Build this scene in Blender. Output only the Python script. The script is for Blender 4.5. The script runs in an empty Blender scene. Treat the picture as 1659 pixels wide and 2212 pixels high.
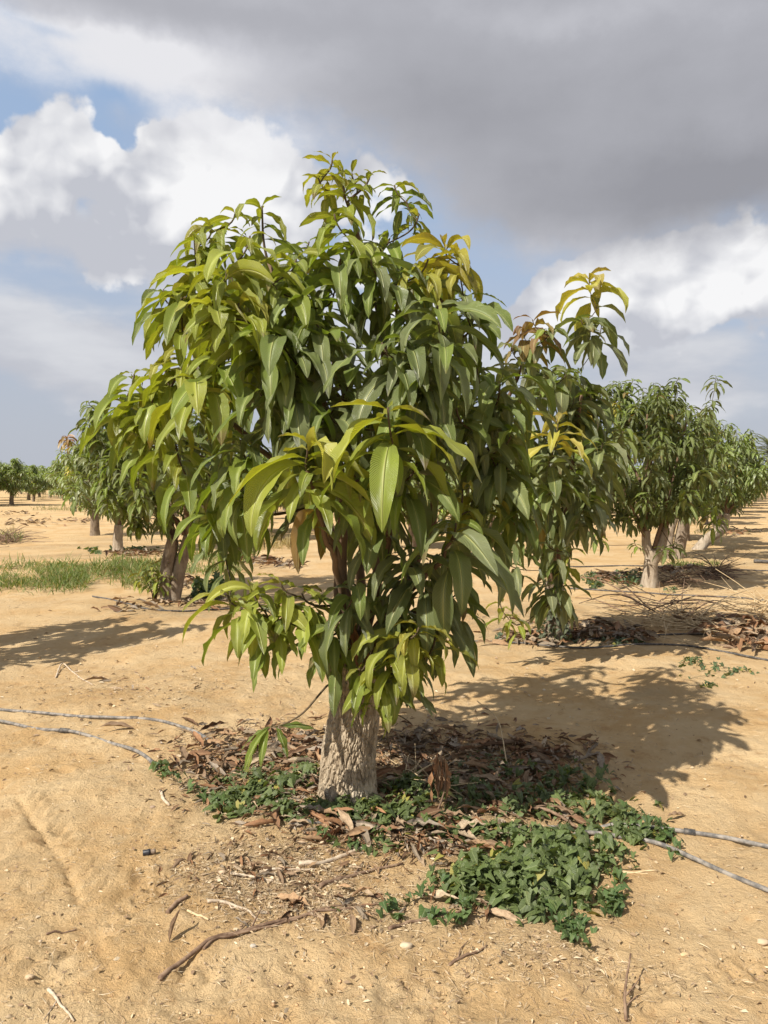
import bpy, math, random
import numpy as np

random.seed(7)
RNG = np.random.default_rng(11)
SC = bpy.context.scene
COL = SC.collection
R = math.radians

# ------------------------------------------------------------------ camera
CAMH = 1.60
PITCH = R(2.35)                      # looking slightly down
F, CX, CY = 1661.6, 829.5, 1106.0    # focal length and centre of a 1659 x 2212 view
cd = bpy.data.cameras.new("camera")
cam = bpy.data.objects.new("camera", cd)
COL.objects.link(cam)
cam.location = (0, 0, CAMH)
cam.rotation_euler = (R(90) - PITCH, 0, 0)
cd.sensor_fit = 'VERTICAL'
cd.sensor_height = 36.0
cd.lens = F / 2212.0 * 36.0
cd.clip_start = 0.05
cd.clip_end = 3000
SC.camera = cam
SC.view_settings.view_transform = 'Standard'
SC.view_settings.look = 'None'
SC.view_settings.gamma = 1
SC.view_settings.exposure = 0.5

# sun: from behind the camera and to the left
SH = np.array([1.42, 1.18])          # the way shadows run on the ground
SUN_EL = R(45)
sun_az = math.atan2(-SH[0], -SH[1])  # compass angle from +Y towards +X
sl = bpy.data.lights.new("sun", 'SUN')
sl.energy = 5.0
sl.angle = R(0.53)
sl.color = (1.0, 0.93, 0.82)
so = bpy.data.objects.new("sun", sl)
COL.objects.link(so)
so.rotation_euler = (R(90) - SUN_EL, 0, math.pi - sun_az)
so.location = (-6, -5, 10)

def ray(X, Y):
    vx = (X - CX) / F
    vz = -(Y - CY) / F
    return np.array([vx, math.cos(PITCH) + vz * math.sin(PITCH), -math.sin(PITCH) + vz * math.cos(PITCH)])

def pt(X, Y, depth):
    d = ray(X, Y)
    return np.array([0, 0, CAMH]) + d * (depth / d[1])

def azel(X, Y):
    d = ray(X, Y)
    d = d / np.linalg.norm(d)
    return math.degrees(math.atan2(d[0], d[1])), math.degrees(math.asin(d[2]))

# ------------------------------------------------------------------ shader node helper
class NT:
    def __init__(s, tree):
        s.t = tree
        s.n = tree.nodes
        s.l = tree.links
    def new(s, kind, **kw):
        nd = s.n.new(kind)
        for k, v in kw.items():
            setattr(nd, k, v)
        return nd
    def put(s, sock, v):
        if isinstance(v, (int, float)):
            sock.default_value = v
        elif isinstance(v, tuple):
            sock.default_value = v if len(v) == len(sock.default_value) else (*v, 1)
        else:
            s.l.new(v, sock)
    def m(s, op, a, b=None, c=None, clamp=False):
        nd = s.new('ShaderNodeMath', operation=op, use_clamp=clamp)
        s.put(nd.inputs[0], a)
        if b is not None: s.put(nd.inputs[1], b)
        if c is not None: s.put(nd.inputs[2], c)
        return nd.outputs[0]
    def add(s, a, b): return s.m('ADD', a, b)
    def sub(s, a, b): return s.m('SUBTRACT', a, b)
    def mul(s, a, b): return s.m('MULTIPLY', a, b)
    def smooth(s, x, lo, hi, o0=0.0, o1=1.0):
        nd = s.new('ShaderNodeMapRange', interpolation_type='SMOOTHSTEP')
        s.put(nd.inputs['Value'], x)
        s.put(nd.inputs['From Min'], lo); s.put(nd.inputs['From Max'], hi)
        s.put(nd.inputs['To Min'], o0); s.put(nd.inputs['To Max'], o1)
        return nd.outputs['Result']
    def mix(s, f, a, b, blend='MIX'):
        nd = s.new('ShaderNodeMix', data_type='RGBA', blend_type=blend)
        s.put(nd.inputs['Factor'], f)
        s.put(nd.inputs[6], a); s.put(nd.inputs[7], b)
        return nd.outputs[2]
    def noise(s, vec, scale, detail=4, rough=0.5, dist=0.0):
        nd = s.new('ShaderNodeTexNoise')
        if vec is not None: s.l.new(vec, nd.inputs['Vector'])
        nd.inputs['Scale'].default_value = scale
        nd.inputs['Detail'].default_value = detail
        nd.inputs['Roughness'].default_value = rough
        nd.inputs['Distortion'].default_value = dist
        return nd.outputs['Fac']
    def vor(s, vec, scale, feature='F1', smooth=None, rnd=1.0):
        nd = s.new('ShaderNodeTexVoronoi', feature=feature)
        s.l.new(vec, nd.inputs['Vector'])
        nd.inputs['Scale'].default_value = scale
        nd.inputs['Randomness'].default_value = rnd
        return nd.outputs['Distance']
    def vmap(s, vec, scale=(1, 1, 1), loc=(0, 0, 0), rot=(0, 0, 0)):
        nd = s.new('ShaderNodeMapping')
        s.l.new(vec, nd.inputs['Vector'])
        nd.inputs['Scale'].default_value = scale
        nd.inputs['Location'].default_value = loc
        nd.inputs['Rotation'].default_value = rot
        return nd.outputs[0]
    def ramp(s, x, stops, interp='LINEAR'):
        nd = s.new('ShaderNodeValToRGB')
        cr = nd.color_ramp
        cr.interpolation = interp
        while len(cr.elements) < len(stops): cr.elements.new(0.5)
        for e, (p, c) in zip(cr.elements, stops):
            e.position = p
            e.color = (*c, 1) if isinstance(c, tuple) else (c, c, c, 1)
        s.put(nd.inputs[0], x)
        return nd.outputs[0]
    def bump(s, h, strength, dist, normal=None):
        nd = s.new('ShaderNodeBump')
        nd.inputs['Strength'].default_value = strength
        nd.inputs['Distance'].default_value = dist
        s.l.new(h, nd.inputs['Height'])
        if normal is not None: s.l.new(normal, nd.inputs['Normal'])
        return nd.outputs[0]

# ------------------------------------------------------------------ sky with clouds
W = bpy.data.worlds.new("World")
SC.world = W
W.use_nodes = True
def build_sky():
    t = NT(W.node_tree)
    t.n.clear()
    out = t.new('ShaderNodeOutputWorld')
    bg = t.new('ShaderNodeBackground')
    STR = 0.10
    bg.inputs['Strength'].default_value = STR
    t.l.new(bg.outputs[0], out.inputs['Surface'])
    sky = t.new('ShaderNodeTexSky', sky_type='NISHITA')
    sky.sun_disc = False
    sky.sun_elevation = SUN_EL
    sky.sun_rotation = sun_az
    sky.air_density = 1.0
    sky.dust_density = 1.6
    sky.ozone_density = 1.5
    tc = t.new('ShaderNodeTexCoord')
    dirv = tc.outputs['Generated']
    sx = t.new('ShaderNodeSeparateXYZ')
    t.l.new(dirv, sx.inputs[0])
    x, y, z = sx.outputs
    deg = 180 / math.pi
    az0 = t.mul(t.m('ARCTAN2', x, y), deg)
    el0 = t.mul(t.m('ARCSINE', z), deg)
    # ragged outlines: angles wander with noise
    w1 = t.noise(dirv, 3.4, 6, 0.58)
    w2 = t.noise(t.vmap(dirv, loc=(7.3, 2.1, 4.4)), 3.4, 6, 0.58)
    az = t.add(az0, t.mul(t.sub(w1, 0.5), 11.0))
    el = t.add(el0, t.mul(t.sub(w2, 0.5), 9.0))
    def blob(X, Y, rx, ry, amp=1.0):
        a, e = azel(X, Y)
        sa = abs(azel(X + rx, Y)[0] - azel(X - rx, Y)[0]) / 2
        se = abs(azel(X, Y + ry)[1] - azel(X, Y - ry)[1]) / 2
        p = t.add(t.m('POWER', t.m('ABSOLUTE', t.mul(t.sub(az, a), 1 / sa)), 2.0),
                  t.m('POWER', t.m('ABSOLUTE', t.mul(t.sub(el, e), 1 / se)), 2.0))
        return t.mul(t.m('POWER', 2.718, t.mul(p, -1.0)), amp)
    def total(bs):
        s_ = None
        for b in bs:
            v = blob(*b)
            s_ = v if s_ is None else t.add(s_, v)
        return s_
    def c(r, g, b): return (r / STR * .73, g / STR * .73, b / STR * .73)
    # clear sky, whitening to a grey lilac haze low down
    hz = t.smooth(el0, -1, 27, 1.0, 0.0)
    col = t.mix(0.65, sky.outputs[0], c(0.40, 0.54, 0.76))
    col = t.mix(t.mul(hz, 0.92), col, c(0.48, 0.50, 0.555))
    # thin low grey-lilac banks
    lv = t.vmap(dirv, scale=(1, 1, 3.2))
    low = t.noise(lv, 4.2, 6, 0.52)
    lowd = t.add(t.mul(t.sub(low, 0.5), 1.5), total([(120, 790, 330, 100, 1.1), (60, 540, 380, 75, 1.0), (330, 530, 200, 70, 0.7), (1500, 860, 260, 50, 0.55),
                                                    (1480, 760, 360, 90, 0.7), (700, 760, 500, 120, 0.6)]))
    la = t.smooth(lowd, 0.25, 0.75)
    lowc = t.mix(t.smooth(low, 0.35, 0.65), c(0.53, 0.54, 0.59), c(0.72, 0.725, 0.75))
    col = t.mix(t.mul(la, 0.85), col, lowc)
    # cumulus heaps
    pf = t.noise(dirv, 9.0, 8, 0.6)
    pl = t.noise(dirv, 8.0, 3, 0.45)
    pf2 = t.noise(t.vmap(dirv, loc=(0.03, 0.0, -0.035)), 8.0, 3, 0.45)
    pb = t.noise(dirv, 4.0, 3, 0.5)
    pb2 = t.noise(t.vmap(dirv, loc=(0.03, 0.0, -0.05)), 4.0, 3, 0.5)
    cu = total([(70, 330, 170, 120, 1.0), (430, 390, 190, 110, 1.25), (340, 430, 110, 90, 0.8), (560, 430, 130, 110, 0.9), (720, 440, 90, 90, 0.5),
                (860, 370, 60, 60, 0.6), (40, 440, 200, 90, 0.7), (110, 540, 360, 60, 0.7), (215, 300, 46, 40, -0.65), (265, 350, 30, 30, -0.4), (1240, 630, 120, 80, 0.95), (1440, 620, 230, 90, 1.2), (1640, 590, 200, 110, 1.1),
                (1060, 690, 70, 60, 0.8), (840, 640, 160, 100, 0.4), (560, 600, 260, 90, 0.45)])
    wob = t.new('ShaderNodeVectorMath', operation='MULTIPLY_ADD')
    wn = t.new('ShaderNodeTexNoise'); t.l.new(dirv, wn.inputs['Vector']); wn.inputs['Scale'].default_value = 7; wn.inputs['Detail'].default_value = 5
    t.l.new(wn.outputs['Color'], wob.inputs[0]); wob.inputs[1].default_value = (.10, .10, .10); t.l.new(dirv, wob.inputs[2])
    wv = wob.outputs[0]
    def puffs(v):
        return t.add(t.mul(t.sub(0.5, t.vor(v, 11.0)), 0.9), t.add(t.mul(t.sub(0.5, t.vor(v, 24.0)), 0.45), t.mul(t.sub(0.5, t.vor(v, 52.0)), 0.22)))
    bl = puffs(wv)
    bl2 = puffs(t.vmap(wv, loc=(0.012, 0.0, -0.014)))
    cd_ = t.add(cu, t.add(t.mul(t.sub(pf, 0.5), 1.0), t.add(t.mul(t.sub(pb, 0.5), 0.7), t.mul(bl, 0.75))))
    ca = t.smooth(cd_, 0.41, 0.60)
    rel = t.add(t.mul(t.sub(pl, pf2), 2.6), t.add(t.mul(t.sub(pb, pb2), 2.4), t.mul(t.sub(bl, bl2), 1.5)))
    core = t.smooth(cd_, 0.5, 1.5)
    under = total([(110, 540, 400, 85, 1.3), (140, 410, 130, 50, 0.35), (1500, 740, 320, 60, 0.8), (560, 640, 300, 90, 0.6), (1250, 730, 200, 40, 0.5)])
    sh = t.m('ADD', t.sub(t.add(0.66, rel), under), t.mul(core, 0.22), clamp=True)
    cuc = t.mix(sh, c(0.53, 0.545, 0.60), c(0.90, 0.90, 0.91))
    col = t.mix(ca, col, cuc)
    # the grey sheet overhead, with a ragged lower edge
    pts = [(-700, 40), (0, 120), (120, 175), (300, 285), (480, 270), (640, 300), (800, 322), (930, 400), (1050, 470), (1180, 545), (1400, 560), (1659, 490), (2400, 420)]
    lo_a, hi_a = -45.0, 45.0
    st = []
    for X, Y in pts:
        a, e = azel(X, Y)
        st.append((min(1, max(0, (a - lo_a) / (hi_a - lo_a))), e / 40.0))
    edge = t.mul(t.ramp(t.m('DIVIDE', t.sub(az0, lo_a), hi_a - lo_a), st, 'EASE'), 40.0)
    sn = t.noise(t.vmap(dirv, scale=(1, 1, 1.7)), 4.5, 9, 0.62)
    el_s = t.add(el0, t.add(t.mul(t.sub(sn, 0.5), 9.0), t.mul(t.sub(pf, 0.5), 3.0)))
    dd = t.sub(el_s, edge)
    sa = t.smooth(dd, -2.4, 2.4)
    hole = total([(75, 75, 60, 16, 0.4), (200, 250, 75, 34, 1.0), (270, 300, 45, 36, 0.6)])
    sa = t.m('MULTIPLY', sa, t.m('SUBTRACT', 1.0, hole, clamp=True))
    thick = t.smooth(dd, 0.0, 11.0)
    big = t.noise(t.vmap(dirv, scale=(1, 1, 2.6)), 2.2, 4, 0.5)
    dark = total([(1350, 420, 420, 110, 0.62), (950, 230, 380, 110, 0.36), (1600, 330, 250, 130, 0.2), (600, 90, 420, 60, 0.18)])
    lite = total([(130, 130, 330, 80, 0.75), (500, 290, 260, 50, 0.5), (1330, 40, 420, 50, 0.22), (700, 190, 420, 60, 0.16)])
    g = t.m('ADD', t.add(t.sub(0.42, dark), lite), t.mul(t.sub(big, 0.5), 0.9))
    g = t.m('ADD', g, t.add(t.mul(t.sub(1.0, thick), 0.22), t.mul(t.sub(sn, 0.5), 0.62)), clamp=True)
    shc = t.ramp(g, [(0.0, c(0.31, 0.313, 0.345)), (0.45, c(0.43, 0.435, 0.475)), (0.75, c(0.57, 0.575, 0.62)), (1.0, c(0.78, 0.78, 0.81))])
    # ramp colours are stored as they are: the sheet is seen only through them
    col = t.mix(sa, col, shc)
    # below the horizon: the colour of bare sand seen far off
    col = t.mix(t.smooth(el0, -2.0, -0.5), c(0.42, 0.33, 0.22), col)
    t.l.new(col, bg.inputs['Color'])
build_sky()

# ------------------------------------------------------------------ numpy noise
_perm = np.random.default_rng(3).permutation(1024)
_perm = np.concatenate([_perm, _perm])
_ga = np.random.default_rng(4).uniform(0, 2 * np.pi, 1024)
def gn2(x, y, seed=0):
    xi = np.floor(x).astype(np.int64); yi = np.floor(y).astype(np.int64)
    xf = x - xi; yf = y - yi
    u = xf * xf * xf * (xf * (xf * 6 - 15) + 10); v = yf * yf * yf * (yf * (yf * 6 - 15) + 10)
    def g(ix, iy, dx, dy):
        h = _perm[(_perm[(ix + seed * 37) & 1023] + iy) & 1023]
        a = _ga[h]
        return np.cos(a) * dx + np.sin(a) * dy
    n00 = g(xi, yi, xf, yf); n10 = g(xi + 1, yi, xf - 1, yf)
    n01 = g(xi, yi + 1, xf, yf - 1); n11 = g(xi + 1, yi + 1, xf - 1, yf - 1)
    return (n00 * (1 - u) + n10 * u) * (1 - v) + (n01 * (1 - u) + n11 * u) * v * 1.0
def fbm2(x, y, oct=4, seed=0, rough=0.5):
    s = 0; a = 1.0
    for o in range(oct):
        s = s + a * gn2(x, y, seed + o)
        x = x * 2.03 + 11.7; y = y * 2.03 + 5.1; a *= rough
    return s

# ------------------------------------------------------------------ terrain
def seg_dist(x, y, P):
    """distance to a polyline, length along it, signed side"""
    best = np.full(np.shape(x), 1e9); along = np.zeros(np.shape(x)); side = np.zeros(np.shape(x))
    acc = 0.0
    for (ax, ay), (bx, by) in zip(P[:-1], P[1:]):
        L = math.hypot(bx - ax, by - ay)
        tx, ty = (bx - ax) / L, (by - ay) / L
        s = np.clip((x - ax) * tx + (y - ay) * ty, 0, L)
        dx = x - ax - s * tx; dy = y - ay - s * ty
        d = np.hypot(dx, dy)
        k = d < best
        best = np.where(k, d, best); along = np.where(k, acc + s, along); side = np.where(k, tx * dy - ty * dx, side)
        acc += L
    return best, along, side
def flat(X, Y):
    d = ray(X, Y)
    return np.array([0, 0, CAMH]) + d * (-CAMH / d[2])
TRUNK = flat(746, 1722)
def Hlow(x, y):
    x = np.asarray(x, float); y = np.asarray(y, float)
    h = 0.075 * fbm2(x / 2.3 + 3.1, y / 2.3 + 7.7, 2, 5) + 0.16 * gn2(x / 9.0, y / 9.0, 9) * np.clip((y - 6) / 8, 0, 1)
    r = np.hypot(x - TRUNK[0], y - TRUNK[1])
    return h + 0.05 * np.exp(-(r / 0.8) ** 2)
_H0 = float(Hlow(TRUNK[0], TRUNK[1]))
track = [tuple(flat(*p)[:2]) for p in [(30, 1705), (75, 1765), (110, 1815), (145, 1870), (165, 1925), (185, 1975)]]
tread = [tuple(flat(*p)[:2]) for p in [(-60, 2060), (250, 2080), (520, 2090), (800, 2110), (1100, 2100), (1400, 2075), (1720, 2040)]]
tread2 = [tuple(flat(*p)[:2]) for p in [(430, 1790), (380, 1850), (300, 1930), (220, 2010), (100, 2130)]]
_dr = np.random.default_rng(21)
dents = []
for k in range(120):
    X = _dr.uniform(-60, 1720); Y = _dr.uniform(1500, 2300)
    p = flat(X, Y)
    dents.append((p[0], p[1], _dr.uniform(0, 3.14), _dr.uniform(0.05, 0.12), _dr.uniform(0.025, 0.05), _dr.uniform(0.004, 0.012)))
for k in range(24):
    X, Y = (_dr.uniform(-20, 420), _dr.uniform(1690, 1960)) if k < 12 else (_dr.uniform(100, 1700), _dr.uniform(2020, 2200))
    p = flat(X, Y)
    dents.append((p[0], p[1], _dr.uniform(.9, 2.2), _dr.uniform(.10, .14), _dr.uniform(.04, .05), _dr.uniform(.005, .009)))
def Hmid(x, y):
    x = np.asarray(x, float); y = np.asarray(y, float)
    fade = 1 / (1 + (np.hypot(x, y) / 14) ** 2)
    soft = np.clip(fbm2(x / 0.9, y / 0.9, 2, 31) + 0.45, 0, 1)
    h = (0.032 * fbm2(x / 0.42, y / 0.42, 3, 15) + 0.013 * soft * np.abs(fbm2(x / 0.11, y / 0.11, 2, 19)) * 1.6) * fade
    return h
def H(x, y): return Hlow(x, y) - _H0 + Hmid(x, y)
def Hfine(x, y):
    fade = 1 / (1 + (np.hypot(x, y) / 7) ** 2)
    lump = np.clip(fbm2(x / 0.055, y / 0.055, 3, 41, 0.6), 0, 1) * np.clip(fbm2(x / 0.7 + 4, y / 0.7, 2, 44) + 0.35, 0, 1)
    h = 0.020 * lump * fade
    for (cx, cy, a, la, lb, dp) in dents:
        k = (np.abs(x - cx) < 0.4) & (np.abs(y - cy) < 0.4)
        if not k.any(): continue
        dx = x[k] - cx; dy = y[k] - cy
        u = (dx * math.cos(a) + dy * math.sin(a)) / la; v = (-dx * math.sin(a) + dy * math.cos(a)) / lb
        q = u * u + v * v
        h[k] += dp * (-np.exp(-q * q) + 0.55 * np.exp(-(np.sqrt(q) - 1.45) ** 2 * 7))
    k = (np.abs(x + 1.4) < 1.2) & (np.abs(y - 3.4) < 1.6)
    d, s, sd = seg_dist(x[k], y[k], track)
    inn = np.clip(s / 0.08, 0, 1) * np.clip((1.35 - s) / 0.15, 0, 1)
    rg = 1 + 1.4 * fbm2(x[k] / 0.03, y[k] / 0.03, 2, 81)
    groove = -0.020 * rg * np.exp(-(d / 0.014) ** 2) + 0.002 * rg * np.exp(-((d - 0.03) / 0.014) ** 2)
    cres = 0.018 * np.clip(np.sin(s / 0.095 * 6.283 + (sd / 0.05) ** 2 * 1.5), 0, 1) ** 2 * np.exp(-((sd - 0.085) / 0.038) ** 2)
    h[k] += (groove + cres) * inn
    # faded tread of a tyre along the near edge
    k = (y < 3.1) & (y > 1.7) & (np.abs(x) < 2.4)
    for Pt, wd in ((tread, .11), (tread2, .10)):
        d, s, sd = seg_dist(x[k], y[k], Pt)
        blk = np.clip(np.sin(s / .085 * 6.283 + np.abs(sd) / .05 * 3.0) * 2.2, -1, 1) * np.clip(np.sin(np.abs(sd) / wd * 3.14 * 2.5) * 3 + .6, -.4, 1)
        fade_ = np.clip(1 - (d / wd) ** 6, 0, 1) * np.clip(.55 + 1.5 * fbm2(x[k] / .35, y[k] / .35, 2, 91), 0, 1)
        h[k] += (.011 * blk - .010) * fade_
    return h

def gnd(X, Y):
    d = ray(X, Y)
    s = -CAMH / d[2]
    for _ in range(12):
        p = np.array([0, 0, CAMH]) + d * s
        h = float(H(p[0], p[1]))
        s = (CAMH - h) / -d[2]
    p = np.array([0, 0, CAMH]) + d * s
    p[2] = float(H(p[0], p[1]))
    return p

def gnds(X, Y):
    X = np.asarray(X, float); Y = np.asarray(Y, float)
    vx = (X - CX) / F; vz = -(Y - CY) / F
    d = np.stack([vx, math.cos(PITCH) + vz * math.sin(PITCH), -math.sin(PITCH) + vz * math.cos(PITCH)], -1)
    s = -CAMH / d[:, 2]
    for _ in range(10):
        h = H(d[:, 0] * s, d[:, 1] * s)
        s = (CAMH - h) / -d[:, 2]
    P = d * s[:, None]
    P[:, 2] = H(P[:, 0], P[:, 1])
    return P

# ------------------------------------------------------------------ mesh helpers
def tag(o, label=None, cat=None, group=None, kind=None):
    if label: o['label'] = label
    if cat: o['category'] = cat
    if group: o['group'] = group
    if kind: o['kind'] = kind
    return o
def empty(name, loc, label, cat, group=None, rz=0.0):
    o = bpy.data.objects.new(name, None)
    o.empty_display_size = 0.2
    COL.objects.link(o)
    o.location = tuple(float(v) for v in loc)
    o.rotation_euler = (0, 0, rz)
    return tag(o, label, cat, group)
def raw_mesh(name, V, faces, mat, uv=None, col=None, smooth=True):
    """faces: list of int arrays (n, k); uv, col per vertex"""
    me = bpy.data.meshes.new(name)
    V = np.asarray(V, dtype=np.float32)
    me.vertices.add(len(V))
    me.vertices.foreach_set('co', V.ravel())
    loops = np.concatenate([f.ravel() for f in faces]).astype(np.int32)
    tot = np.concatenate([np.full(len(f), f.shape[1], np.int32) for f in faces])
    st = np.concatenate([[0], np.cumsum(tot)[:-1]]).astype(np.int32)
    me.loops.add(len(loops))
    me.loops.foreach_set('vertex_index', loops)
    me.polygons.add(len(tot))
    me.polygons.foreach_set('loop_start', st)
    me.polygons.foreach_set('loop_total', tot)
    me.update(calc_edges=True)
    if smooth:
        me.polygons.foreach_set('use_smooth', np.ones(len(tot), bool))
    if uv is not None:
        ul = me.uv_layers.new(name='UVMap')
        ul.data.foreach_set('uv', np.asarray(uv, np.float32)[loops].ravel())
    if col is not None:
        at = me.attributes.new('tint', 'FLOAT_COLOR', 'POINT')
        c4 = np.ones((len(V), 4), np.float32)
        c4[:, :3] = col
        at.data.foreach_set('color', c4.ravel())
    me.materials.append(mat)
    me.validate()
    return me
class MB:
    def __init__(s):
        s.V = []; s.F = {}; s.U = []; s.C = []; s.n = 0
    def push(s, V, faces, uv=None, col=None):
        V = np.asarray(V, float).reshape(-1, 3)
        for f in faces:
            f = np.asarray(f, np.int64)
            s.F.setdefault(f.shape[1], []).append(f + s.n)
        s.V.append(V)
        s.U.append(np.zeros((len(V), 2)) if uv is None else np.asarray(uv, float).reshape(-1, 2))
        s.C.append(np.ones((len(V), 3)) * 0.5 if col is None else np.broadcast_to(np.asarray(col, float), (len(V), 3)))
        s.n += len(V)
    def build(s, name, mat, parent=None, smooth=True, loc=None):
        if s.n == 0: return None
        V = np.concatenate(s.V)
        if loc is not None: V = V - np.asarray(loc, float)
        me = raw_mesh(name, V, [np.concatenate(f) for f in s.F.values()], mat, np.concatenate(s.U), np.concatenate(s.C), smooth)
        o = bpy.data.objects.new(name, me)
        COL.objects.link(o)
        if parent is not None: o.parent = parent
        if loc is not None: o.location = tuple(float(v) for v in loc)
        return o
def grid_faces(n, S, C):
    """n patches of (S+1) x (C+1) vertices"""
    i = np.arange(S)[:, None]; j = np.arange(C)[None, :]
    a = (i * (C + 1) + j).ravel()
    q = np.stack([a, a + 1, a + C + 2, a + C + 1], 1)
    return (np.arange(n)[:, None, None] * ((S + 1) * (C + 1)) + q[None]).reshape(-1, 4)
def frames(P):
    P = np.asarray(P, float)
    T = np.gradient(P, axis=0)
    T /= np.linalg.norm(T, axis=1)[:, None] + 1e-12
    ref = np.array([0.31, 0.95, 0.08])
    if abs(T[0] @ ref) > 0.9: ref = np.array([0.9, 0.1, 0.42])
    A = []
    a = ref
    for t_ in T:
        a = a - t_ * (a @ t_)
        a = a / (np.linalg.norm(a) + 1e-12)
        A.append(a)
    A = np.array(A)
    return T, A, np.cross(T, A)
def tube(mb, P, rad, sides=8, col=None, cap=True, rough=0.0, seed=0):
    P = np.asarray(P, float)
    n = len(P)
    rad = np.broadcast_to(np.asarray(rad, float), (n,))
    T, A, B = frames(P)
    th = np.linspace(0, 2 * np.pi, sides, endpoint=False)
    rr = rad[:, None] * np.ones((1, sides))
    if rough:
        rr = rr * (1 + rough * fbm2(np.cos(th)[None] * 1.7 + np.sin(th)[None] * 2.3 + seed, np.arange(n)[:, None] * 0.35 + np.sin(th)[None], 3, seed % 50))
    V = P[:, None] + rr[..., None] * (np.cos(th)[None, :, None] * A[:, None] + np.sin(th)[None, :, None] * B[:, None])
    i = np.arange(n - 1)[:, None]; j = np.arange(sides)[None]
    q = np.stack([i * sides + j, i * sides + (j + 1) % sides, (i + 1) * sides + (j + 1) % sides, (i + 1) * sides + j], -1).reshape(-1, 4)
    Lc = np.concatenate([[0], np.cumsum(np.linalg.norm(np.diff(P, axis=0), axis=1))])
    uv = np.stack(np.broadcast_arrays(th[None] / 6.2832, Lc[:, None]), -1).reshape(-1, 2)
    V = V.reshape(-1, 3)
    fs = [q]
    if cap:
        c0 = len(V)
        V = np.vstack([V, P[0], P[-1] + T[-1] * rad[-1] * 0.3])
        uv = np.vstack([uv, [0.5, 0], [0.5, Lc[-1]]])
        jj = np.arange(sides)
        fs.append(np.stack([np.full(sides, c0), (jj + 1) % sides, jj], 1))
        o = (n - 1) * sides
        fs.append(np.stack([np.full(sides, c0 + 1), o + jj, o + (jj + 1) % sides], 1))
    mb.push(V, fs, uv, col)
def smooth_path(P, n):
    """Catmull-Rom through the points"""
    P = np.asarray(P, float)
    Q = np.vstack([2 * P[0] - P[1], P, 2 * P[-1] - P[-2]])
    m = len(P) - 1
    out = []
    for u in np.linspace(0, m, n):
        k = min(int(u), m - 1); f = u - k
        p0, p1, p2, p3 = Q[k:k + 4]
        out.append(0.5 * (2 * p1 + (p2 - p0) * f + (2 * p0 - 5 * p1 + 4 * p2 - p3) * f * f + (3 * p1 - p0 - 3 * p2 + p3) * f ** 3))
    return np.array(out)

# ------------------------------------------------------------------ materials
def new_mat(name):
    m = bpy.data.materials.new(name)
    m.use_nodes = True
    t = NT(m.node_tree)
    t.n.clear()
    out = t.new('ShaderNodeOutputMaterial')
    return m, t, out
def principled(t, out, color, rough=0.6, normal=None, spec=0.4):
    p = t.new('ShaderNodeBsdfPrincipled')
    t.put(p.inputs['Base Color'], color)
    t.put(p.inputs['Roughness'], rough)
    p.inputs['Specular IOR Level'].default_value = spec
    if normal is not None: t.l.new(normal, p.inputs['Normal'])
    if out is not None: t.l.new(p.outputs[0], out.inputs['Surface'])
    return p
def tint_attr(t):
    a = t.new('ShaderNodeAttribute', attribute_name='tint')
    return a.outputs['Color']

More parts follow.
